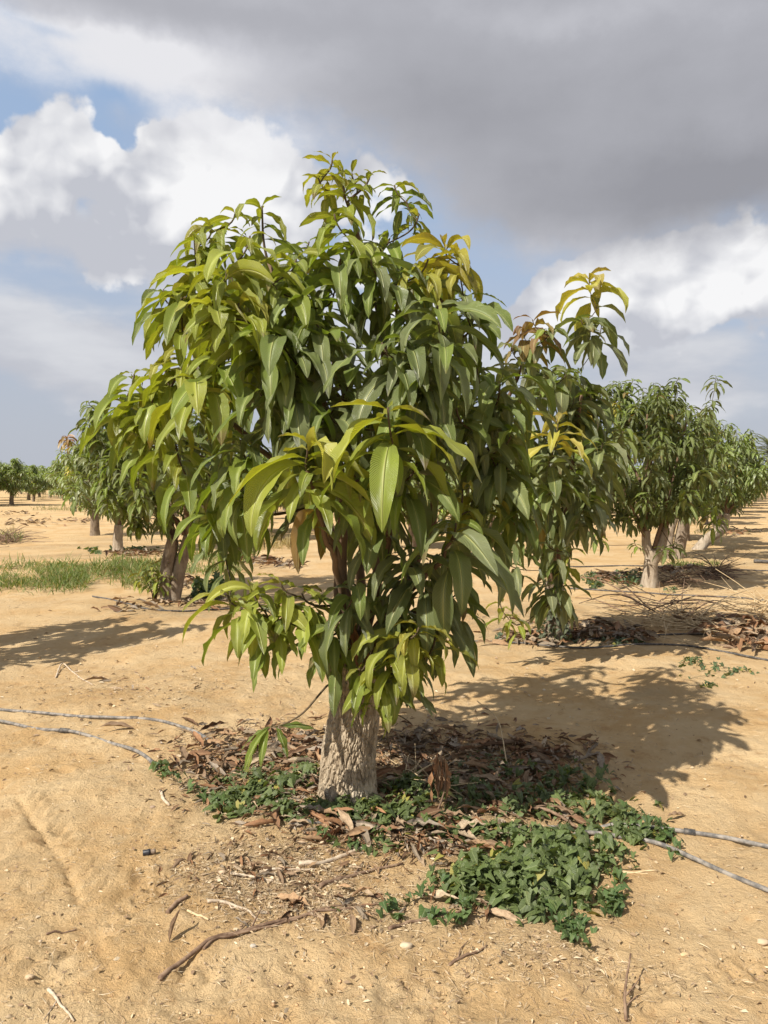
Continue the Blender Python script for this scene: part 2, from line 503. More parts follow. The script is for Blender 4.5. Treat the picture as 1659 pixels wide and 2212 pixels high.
def mat_leaf(name, veins=True, rib_only=False, translucent=0.24, rough=0.38, spec=0.7):
    m, t, out = new_mat(name)
    col = tint_attr(t)
    uvn = t.new('ShaderNodeUVMap')
    s = t.new('ShaderNodeSeparateXYZ')
    t.l.new(uvn.outputs[0], s.inputs[0])
    u, v = s.outputs[0], s.outputs[1]
    au = t.m('ABSOLUTE', t.sub(u, 0.5))
    geo = t.new('ShaderNodeNewGeometry')
    tc = t.new('ShaderNodeTexCoord')
    normal = None
    if veins:
        rib = t.smooth(au, 0.012, 0.05, 1.0, 0.0)
        ph = t.sub(t.mul(v, 24.0), t.mul(au, 7.0))
        vein = t.m('SINE', t.mul(ph, 6.2832))
        vl = t.smooth(vein, 0.75, 1.0)
        c2 = t.mix(t.mul(vl, 0.26), col, (0.36, 0.38, 0.12))
        c2 = t.mix(t.mul(rib, 0.62), c2, (0.50, 0.50, 0.20))
        hgt = t.add(t.mul(t.mul(vein, vein), t.smooth(au, 0.02, 0.2)), t.mul(rib, -1.2))
        normal = t.bump(hgt, 0.85, 0.004)
    elif rib_only:
        lat = t.m('SINE', t.mul(t.sub(t.mul(v, 4.5), t.mul(au, 3.0)), 6.2832))
        c2 = t.mix(t.mul(t.smooth(au, 0.015, 0.05, 1.0, 0.0), 0.5), col, (0.24, 0.29, 0.12))
        c2 = t.mix(t.mul(t.smooth(lat, 0.88, 1.0), 0.35), c2, (0.22, 0.27, 0.11))
        normal = t.bump(t.add(t.mul(lat, lat), t.mul(t.smooth(au, 0.0, 0.06), 1.0)), 0.5, 0.002)
    else:
        c2 = col
    # dust and blotches in patches on the blade
    nz = t.noise(tc.outputs['Object'], 14.0, 4, 0.6)
    c2 = t.mix(t.smooth(nz, 0.48, 0.75, 0.0, 0.16), c2, (0.23, 0.23, 0.14))
    sp = t.noise(tc.outputs['Object'], 75.0, 2, 0.5)
    c2 = t.mix(t.smooth(sp, 0.70, 0.76, 0.0, 0.7), c2, (0.16, 0.10, 0.05))
    under = t.mix(0.22, c2, (0.22, 0.26, 0.09))
    c2 = t.mix(geo.outputs['Backfacing'], c2, under)
    p = principled(t, None, c2, t.add(rough, t.mul(t.sub(nz, 0.5), 0.35)), normal, spec)
    tr = t.new('ShaderNodeBsdfTranslucent')
    t.l.new(t.mix(1.0, c2, (1.7, 1.75, 0.55), 'MULTIPLY'), tr.inputs['Color'])
    if normal is not None: t.l.new(normal, tr.inputs['Normal'])
    mx = t.new('ShaderNodeMixShader')
    mx.inputs[0].default_value = translucent
    t.l.new(p.outputs[0], mx.inputs[1]); t.l.new(tr.outputs[0], mx.inputs[2])
    t.l.new(mx.outputs[0], out.inputs['Surface'])
    return m
M_LEAF = mat_leaf('mango_leaf')
M_FARLEAF = mat_leaf('mango_leaf_far', veins=False, rough=0.5)
M_VINE = mat_leaf('vine_leaf', veins=False, rib_only=True, translucent=0.22, rough=0.45, spec=0.4)
M_GRASS = mat_leaf('grass_blade', veins=False, translucent=0.3, rough=0.6, spec=0.2)

def mat_dry():
    m, t, out = new_mat('dry_leaf')
    tc = t.new('ShaderNodeTexCoord')
    n = t.noise(tc.outputs['Object'], 60.0, 5, 0.6)
    uvn = t.new('ShaderNodeUVMap')
    s = t.new('ShaderNodeSeparateXYZ'); t.l.new(uvn.outputs[0], s.inputs[0])
    au = t.m('ABSOLUTE', t.sub(s.outputs[0], 0.5))
    c = t.mix(t.smooth(n, 0.35, 0.7), tint_attr(t), t.mix(0.5, tint_attr(t), (0.12, 0.07, 0.04)))
    c = t.mix(t.smooth(au, 0.02, 0.06, 0.35, 0.0), c, (0.45, 0.33, 0.2))
    vein = t.m('SINE', t.mul(t.sub(t.mul(s.outputs[1], 22.0), t.mul(au, 7.0)), 6.2832))
    principled(t, out, c, 0.62, t.bump(t.add(vein, n), 0.35, 0.003), 0.25)
    return m
M_DRY = mat_dry()

def mat_bark(name, base, dark, pale, scale=1.0, crack=1.0):
    m, t, out = new_mat(name)
    tc = t.new('ShaderNodeTexCoord')
    o = tc.outputs['Object']
    st = t.vmap(o, scale=(1, 1, 0.32))
    n1 = t.noise(st, 34 * scale, 6, 0.62, 0.6)
    wv = t.new('ShaderNodeVectorMath', operation='MULTIPLY_ADD')
    nw = t.new('ShaderNodeTexNoise'); t.l.new(st, nw.inputs['Vector']); nw.inputs['Scale'].default_value = 30 * scale
    t.l.new(nw.outputs['Color'], wv.inputs[0]); wv.inputs[1].default_value = (.03, .03, .03); t.l.new(st, wv.inputs[2])
    vc = t.vor(wv.outputs[0], 42 * scale, 'DISTANCE_TO_EDGE')
    n2 = t.noise(o, 5.0, 4, 0.55)
    n3 = t.noise(o, 150, 3, 0.6)
    c = t.mix(t.smooth(n1, 0.3, 0.62), dark, base)
    c = t.mix(t.smooth(n2, 0.42, 0.68, 0.0, 0.75), c, pale)
    c = t.mix(t.smooth(vc, 0.0, 0.07, 0.3 * crack, 0.0), c, dark)
    n5 = t.noise(t.vmap(o, scale=(1, 1, .12), loc=(3, 5, 1)), 16.0, 5, .6)
    c = t.mix(t.smooth(n5, .5, .68, 0, .6), c, dark)
    hgt = t.add(t.mul(n1, 1.0), t.add(t.mul(t.smooth(vc, 0.0, 0.12), 0.35 * crack), t.mul(n3, 0.3)))
    principled(t, out, c, 0.88, t.bump(hgt, 0.75, 0.012), 0.15)
    return m
M_BARK = mat_bark('rough_bark', (0.47, 0.385, 0.275), (0.17, 0.125, 0.08), (0.57, 0.49, 0.375))
M_BARK2 = mat_bark('grey_bark', (0.26, 0.205, 0.15), (0.12, 0.085, 0.06), (0.36, 0.30, 0.23), 0.6, 0.6)
M_BARKW = mat_bark('pale_bark', (0.38, 0.315, 0.24), (0.22, 0.17, 0.12), (0.47, 0.405, 0.32), 0.6, 0.35)
def mat_twig(name, a, b, rough=0.75):
    m, t, out = new_mat(name)
    tc = t.new('ShaderNodeTexCoord')
    n = t.noise(tc.outputs['Object'], 30, 5, 0.6)
    n2 = t.noise(tc.outputs['Object'], 160, 3, 0.6)
    c = t.mix(t.smooth(n, 0.35, 0.65), a, b)
    principled(t, out, c, rough, t.bump(t.add(n, n2), 0.5, 0.003), 0.25)
    return m
M_SHOOT = mat_twig('shoot_bark', (0.075, 0.05, 0.03), (0.15, 0.115, 0.06))
M_STICK = mat_twig('dead_wood', (0.14, 0.085, 0.055), (0.28, 0.19, 0.125))
M_STICKP = mat_twig('bleached_wood', (0.40, 0.31, 0.22), (0.58, 0.48, 0.36))
M_STRAW = mat_twig('straw', (0.46, 0.34, 0.19), (0.62, 0.48, 0.29))
M_HOSE = mat_twig('dusty_hose', (0.11, 0.105, 0.10), (0.30, 0.27, 0.235), 0.6)
M_HOSED = mat_twig('dark_hose', (0.05, 0.05, 0.05), (0.17, 0.15, 0.13), 0.5)

def mat_tint(name, rough=0.8, scale=40, var=0.4, dist=0.004):
    m, t, out = new_mat(name)
    tc = t.new('ShaderNodeTexCoord')
    n = t.noise(tc.outputs['Object'], scale, 5, 0.6)
    c = t.mix(t.smooth(n, 0.3, 0.7, 0.0, var), tint_attr(t), t.mix(0.6, tint_attr(t), (0.10, 0.065, 0.04)))
    principled(t, out, c, rough, t.bump(n, 0.4, dist), 0.25)
    return m
M_BITS = mat_tint('plant_bits')
M_LIMB = mat_tint('limb_bark', 0.75, 30, 0.5)
M_STONE = mat_tint('stone', 0.85, 60, 0.25)
M_CLOTH = mat_tint('rag_cloth', 0.9, 18, 0.15, 0.01)
M_PLASTIC = mat_tint('black_plastic', 0.4, 30, 0.2)

def mat_sand():
    m, t, out = new_mat('sand')
    tc = t.new('ShaderNodeTexCoord')
    o = tc.outputs['Object']
    n0 = t.noise(o, 0.35, 4, 0.55)
    n1 = t.noise(o, 1.6, 5, 0.6, 0.4)
    n2 = t.noise(o, 9.0, 6, 0.65)
    n3 = t.noise(o, 60.0, 5, 0.7)
    n4 = t.noise(o, 320.0, 3, 0.7)
    c = t.mix(t.smooth(n1, 0.36, 0.64), (0.536, 0.351, 0.166), (0.616, 0.452, 0.254))
    c = t.mix(t.smooth(n0, 0.4, 0.66, 0.0, 0.55), c, (0.563, 0.405, 0.225))
    # pale dry crust and redder turned earth
    c = t.mix(t.smooth(n2, 0.5, 0.72, 0.0, 0.55), c, (0.634, 0.484, 0.291))
    c = t.mix(t.smooth(n2, 0.30, 0.44, 0.5, 0.0), c, (0.387, 0.221, 0.096))
    # crumbs of plant matter lying in the sand
    c = t.mix(t.smooth(n3, 0.62, 0.74, 0.0, 0.55), c, (0.290, 0.200, 0.113))
    c = t.mix(t.smooth(n4, 0.60, 0.78, 0.0, 0.5), c, (0.651, 0.533, 0.359))
    c = t.mix(t.smooth(n4, 0.24, 0.38, 0.45, 0.0), c, (0.264, 0.169, 0.084))
    # greyish mulch where litter has rotted: a painted mask stored on the sheet
    mk = t.new('ShaderNodeAttribute', attribute_name='tint').outputs['Fac']
    mk2 = t.m('MULTIPLY', mk, t.smooth(t.add(n2, t.mul(t.sub(n3, 0.5), 0.8)), 0.30, 0.62), clamp=True)
    c = t.mix(t.mul(mk2, 0.8), c, (0.237, 0.169, 0.096))
    hgt = t.add(t.mul(n2, 0.8), t.add(t.mul(n3, 0.55), t.mul(n4, 0.2)))
    near = t.bump(hgt, 0.85, 0.04)
    principled(t, out, c, 0.95, near, 0.1)
    return m
M_SAND = mat_sand()

# ------------------------------------------------------------------ ground sheet
def graded(lo_step, flat_to, grow, far):
    v = [0.0]
    st = lo_step
    while v[-1] < far:
        if v[-1] > flat_to: st *= grow
        v.append(v[-1] + st)
    return np.array(v)
def build_ground():
    xs = graded(0.015, 2.3, 1.045, 1500)
    xs = np.concatenate([-xs[::-1], xs[1:]])
    yf = graded(0.013, 3.4, 1.0115, 60) + 1.7
    st = yf[-1] - yf[-2]
    yl = [yf[-1]]
    while yl[-1] < 2200:
        st *= 1.12; yl.append(yl[-1] + st)
    yb = 1.7 - graded(0.03, 0.1, 1.16, 600)[1:][::-1]
    ys = np.concatenate([yb, yf, yl[1:]])
    X, Y = np.meshgrid(xs, ys)
    x = X.ravel(); y = Y.ravel()
    z = H(x, y) + Hfine(x, y)
    # mulch mask
    mask = np.zeros(len(x))
    for (px, py, rx, ry, amp) in [(800, 1690, 480, 105, 1.0), (560, 1880, 250, 85, 0.62), (1200, 1340, 260, 45, 0.8), (400, 1305, 180, 28, 0.7), (1150, 1880, 260, 110, 0.4), (300, 1480, 260, 60, 0.3),
                                  (1560, 1360, 160, 40, 0.5), (720, 1960, 260, 50, 0.35)]:
        c = flat(px, py); ex = flat(px + rx, py)[0] - c[0]; ey = abs(flat(px, py - ry)[1] - flat(px, py + ry)[1]) / 2
        mask = np.maximum(mask, amp * np.exp(-(((x - c[0]) / ex) ** 2 + ((y - c[1]) / ey) ** 2) ** 2))
    mask = np.maximum(mask, 0.45 * np.clip(fbm2(x / 1.4, y / 1.4, 3, 61) * 1.5 - 0.25, 0, 1))
    far_m = np.clip(fbm2(x / 5.0, y / 1.6, 3, 66) * 1.8 - 0.1, 0, 1) * np.clip((y - 9) / 6, 0, 1)
    mask = np.maximum(mask, 0.8 * far_m)
    col = np.repeat(np.clip(mask, 0, 1)[:, None], 3, 1)
    me = raw_mesh('ground', np.stack([x, y, z], 1), [grid_faces(1, len(ys) - 1, len(xs) - 1)], M_SAND, None, col)
    o = bpy.data.objects.new('ground', me)
    COL.objects.link(o)
    tag(o, kind='structure')
    o['label'] = 'sandy orange orchard ground with clods and scattered dry litter'
build_ground()

# ------------------------------------------------------------------ leaves
AGE_T = np.array([-0.1, 0.0, 0.25, 0.5, 0.75, 1.0, 1.5])
AGE_C = np.array([[0.110, 0.150, 0.048], [0.145, 0.210, 0.044], [0.215, 0.305, 0.036], [0.380, 0.425, 0.050], [0.500, 0.470, 0.070], [0.580, 0.470, 0.080], [0.25, 0.105, 0.068]])
def age_col(a):
    return np.stack([np.interp(a, AGE_T, AGE_C[:, k]) for k in range(3)], -1)
def leaf_patch(base, az, el0, el1, L, Wd, col, S, C, rng, fold=None, wave=0.10, curl=0.0, pw=0.6, petiole=0.07, tips=0.0, sweep=0.22, roll=0.26, twist=0.38):
    n = len(base)
    t = np.linspace(0, 1, S + 1)[None]
    fold = rng.uniform(0.02, 0.35, n) if fold is None else np.broadcast_to(fold, (n,))
    A = az[:, None] + rng.normal(0, sweep, n)[:, None] * t ** 1.3
    E = el0[:, None] + (el1 - el0)[:, None] * t ** pw + np.asarray(curl) * t ** 3 * np.ones((n, 1))
    d = np.stack([np.cos(E) * np.cos(A), np.cos(E) * np.sin(A), np.sin(E)], -1)
    step = L[:, None] / S
    cen = base[:, None] + np.concatenate([np.zeros((n, 1, 3)), np.cumsum((d[:, :-1] + d[:, 1:]) * 0.5 * step[..., None], 1)], 1)
    sd = np.stack([-np.sin(A), np.cos(A), np.zeros_like(A)], -1)
    nm = np.cross(d, sd)
    rho = rng.normal(0, roll, n)[:, None] + rng.normal(0, twist, n)[:, None] * t
    s2 = sd * np.cos(rho)[..., None] + nm * np.sin(rho)[..., None]
    n2 = -sd * np.sin(rho)[..., None] + nm * np.cos(rho)[..., None]
    tau = np.clip((t - petiole) / (1 - petiole), 0, 1)
    prof = np.where(t <= petiole, 0.05, np.clip(np.sin(np.pi * tau ** 0.88), 0, 1) ** 0.64)
    prof = np.maximum(prof, 0.035) * (1 - 0.25 * tau ** 3)
    w = Wd[:, None] * 0.5 * prof
    c = np.linspace(-1, 1, C + 1)[None, None]
    ph = rng.uniform(0, 6.28, (n, 1, 1)); k = rng.uniform(2.0, 4.2, (n, 1, 1)); ph2 = rng.uniform(0, 6.28, (n, 1, 1))
    wv = wave * rng.uniform(0.3, 1.5, (n, 1, 1)) * np.where(c > 0, np.sin(6.28 * k * t[..., None] + ph), np.sin(6.28 * k * t[..., None] + ph2))
    off_s = c * w[..., None] * np.cos(fold)[:, None, None]
    off_n = np.abs(c) ** 1.4 * w[..., None] * np.sin(fold)[:, None, None] + wv * c ** 2 * w[..., None] * 2.0
    P = cen[:, :, None] + s2[:, :, None] * off_s[..., None] + n2[:, :, None] * off_n[..., None]
    uv = np.stack(np.broadcast_arrays((c + 1) / 2 * np.ones((n, 1, 1)), t[..., None] * np.ones((n, 1, 1)), ), -1)
    uv = np.broadcast_to(uv, (n, S + 1, C + 1, 2))
    cc = np.broadcast_to(col[:, None, None], (n, S + 1, C + 1, 3))
    if tips:
        lim = np.where(rng.random(n) < tips, rng.uniform(.72, .97, n), 2.0)[:, None]
        k_ = np.clip((t - lim) * 12, 0, 1)[..., None, None] * .85
        cc = cc * (1 - k_) + np.array([.24, .15, .075]) * k_
    return P.reshape(-1, 3), grid_faces(n, S, C), uv.reshape(-1, 2), cc.reshape(-1, 3)

def rosette_leaves(mb, ros, S, C, rng, mature_dust=0.0):
    """ros: list of dicts: p (tip), n, L, age, droop, up (shoot direction), sl (shoot length)"""
    B, AZ, E0, E1, LL, WW, CC, FO, CU = [], [], [], [], [], [], [], [], []
    for r in ros:
        n = r['n']; p = np.asarray(r['p'], float); up = np.asarray(r.get('up', (0, 0, 1)), float)
        up = up / np.linalg.norm(up)
        a0 = rng.uniform(0, 6.28)
        curl = r.get('curl', 0.0)
        for i in range(n):
            f = i / max(1, n - 1)
            b = p - up * r['sl'] * f ** 1.1
            dr = r['droop']
            el0 = R(66 - 48 * f ** 0.7 - 26 * dr + rng.normal(0, 13))
            el1 = R(-47 - 40 * min(1, f * 1.0 + dr * 0.5) + (0.35 - min(dr, .35)) * 90 + rng.normal(0, 15))
            if f < 0.12 and dr < 0.5: el1 += R(22)
            el0 = min(el0, R(56))
            L = r['L'] * rng.choice([rng.uniform(0.5, 0.8), rng.uniform(0.8, 1.15)], p=[.25, .75]) * (0.62 + 0.38 * min(1, f * 4))
            age = r['age'] + rng.normal(0, 0.07) + (0.14 if f < 0.2 else 0.0) - 0.10 * (f > 0.7)
            if rng.random() < 0.004: age = 1.35
            col = age_col(age) * rng.uniform(0.82, 1.15)
            if age < 0.22:
                g = mature_dust * rng.uniform(0, 1)
                col = col * (1 - g) + np.array([0.250, 0.265, 0.160]) * g
            B.append(b); AZ.append(a0 + i * 2.39996 + rng.normal(0, 0.25)); E0.append(el0); E1.append(el1)
            LL.append(L); WW.append(L * rng.uniform(0.215, 0.295) * r.get('wide', 1.0)); CC.append(col); FO.append(rng.uniform(0.05, 0.6) + 0.1 * (age > 0.6))
            CU.append(R(-70) * curl * rng.uniform(0.2, 1.3))
    if not B: return
    B, AZ, E0, E1, LL, WW, CC, FO, CU = map(np.array, (B, AZ, E0, E1, LL, WW, CC, FO, CU))
    V, Fc, U, Cc = leaf_patch(B, AZ, E0, E1, LL, WW, CC, S, C, rng, FO, curl=CU[:, None], tips=.16)
    mb.push(V, [Fc], U, Cc)

# ------------------------------------------------------------------ tree skeletons
class Skeleton:
    def __init__(s):
        s.nodes = []                 # (point, radius, limb index)
        s.limbs = []                 # one mesh builder per limb
        s.shoots = []
    def limb(s, P, r0, r1, n=22, sides=10, rough=0.25):
        P = smooth_path(P, n)
        k = len(s.limbs)
        mb = MB(); s.limbs.append(mb); s.shoots.append(MB())
        rad = r0 + (r1 - r0) * np.linspace(0, 1, n) ** 0.8
        P = P + np.stack([gn2(np.arange(n) * 0.45, np.full(n, k * 3.3 + q * 7.1), 70 + q) for q in range(3)], 1) * 0.03 * np.clip(np.arange(n) / 5, 0, 1)[:, None]
        tube(mb, P, rad, sides, rough=rough, seed=k + 5, col=(.17, .11, .07))
        for i in range(3, n): s.nodes.append((P[i], rad[i], k))
    def grow(s, tips, rng, sides=6, rtip=0.0045):
        cen = np.mean([n[0] for n in s.nodes[:6]], 0)
        order = sorted(range(len(tips)), key=lambda i: np.linalg.norm(tips[i]['p'] - cen))
        for i in order:
            tp = np.asarray(tips[i]['p'], float)
            NP = np.array([n[0] for n in s.nodes])
            d = NP - tp
            cost = np.linalg.norm(d, axis=1) + 1.6 * np.clip(d[:, 2] + 0.10, 0, None)
            j = int(np.argmin(cost))
            a, ra, k = s.nodes[j]
            L = np.linalg.norm(tp - a)
            up = np.array([0, 0, 1.0]) + 0.3 * (tp - a) / (L + 1e-6)
            up /= np.linalg.norm(up)
            c1 = a + (tp - a) * 0.35 + np.array([0, 0, -0.04 * L]) + rng.normal(0, 0.04 * L, 3)
            c2 = tp - up * min(0.45 * L, 0.28)
            u = np.linspace(0, 1, 9)[:, None]
            P = (1 - u) ** 3 * a + 3 * (1 - u) ** 2 * u * c1 + 3 * (1 - u) * u * u * c2 + u ** 3 * tp
            r0 = min(ra * 0.75, rtip + 0.011 * L)
            rad = r0 + (rtip - r0) * u[:, 0]
            tube(s.limbs[k], P, rad, sides, rough=0.15, seed=i, col=(.085, .062, .035) if r0 < .02 else (.16, .105, .065))
            v = P[-1] - P[-3]
            tips[i]['up'] = v / np.linalg.norm(v)
            for q in range(3, 8): s.nodes.append((P[q], rad[q], k))
    def build(s, root, off):
        for mb, sh in zip(s.limbs, s.shoots):
            mb.build('limb', M_LIMB, root)

def ros(p, n=12, L=0.28, age=0.1, droop=0.4, sl=0.16, curl=0.0, wide=1.0):
    return dict(p=np.asarray(p, float), n=n, L=L, age=age, droop=droop, sl=sl, curl=curl, wide=wide)

def bark_trunk(P, rad, mat, name, parent, rows, sides, amp, seed=0, flare=0.0, plates=True):
    """a trunk whose bark stands out in vertical plates"""
    P = smooth_path(P, rows)
    u = np.linspace(0, 1, rows)
    r = np.interp(u, np.linspace(0, 1, len(rad)), rad)
    T, A, B = frames(P)
    th = np.linspace(0, 2 * np.pi, sides, endpoint=False)
    Lc = np.concatenate([[0], np.cumsum(np.linalg.norm(np.diff(P, axis=0), axis=1))])
    TH, LL = np.meshgrid(th, Lc)
    rr = r[:, None] * np.ones((1, sides))
    circ = TH * np.mean(r)
    def wrapn(fx, fy, sd, o=3):
        w = TH / (2 * np.pi)
        Lx = 2 * np.pi * np.mean(r) * fx
        a = fbm2(w * Lx + LL * 2.2, LL * fy, o, sd)
        b = fbm2((w - 1) * Lx + LL * 2.2, LL * fy, o, sd)
        k = np.clip((w - 0.85) / 0.15, 0, 1)
        return a * (1 - k) + b * k
    lob = wrapn(7, 2.2, seed + 71, 2)
    rr = rr * (1 + 0.10 * lob)
    if plates:
        q = wrapn(30, 8, seed + 75, 3)
        q3 = wrapn(40, 15, seed + 85, 2)
        q2 = wrapn(120, 45, seed + 79, 2)
        crk = np.maximum(np.exp(-(q / .11) ** 2), .75 * np.exp(-(q3 / .09) ** 2))
        rr = rr + amp * (-1.05 * crk + .45 * np.abs(q) + .22 * q2 + .3)
    if flare:
        ls = np.exp(-(LL / 0.12) ** 1.5)
        rr = rr + flare * ls * (0.6 + 0.6 * np.cos(TH * 5 + 1.0) * 0.5 + 0.3 * np.cos(TH * 3 + seed))
    V = P[:, None] + rr[..., None] * (np.cos(TH)[..., None] * A[:, None] + np.sin(TH)[..., None] * B[:, None])
    i = np.arange(rows - 1)[:, None]; j = np.arange(sides)[None]
    f = np.stack([i * sides + j, i * sides + (j + 1) % sides, (i + 1) * sides + (j + 1) % sides, (i + 1) * sides + j], -1).reshape(-1, 4)
    V = np.vstack([V.reshape(-1, 3), P[-1] + T[-1] * r[-1] * 0.25])
    o = (rows - 1) * sides; jj = np.arange(sides)
    cap = np.stack([np.full(sides, len(V) - 1), o + jj, o + (jj + 1) % sides], 1)
    mb = MB()
    mb.push(V, [f, cap])
    return mb.build(name, mat, parent)

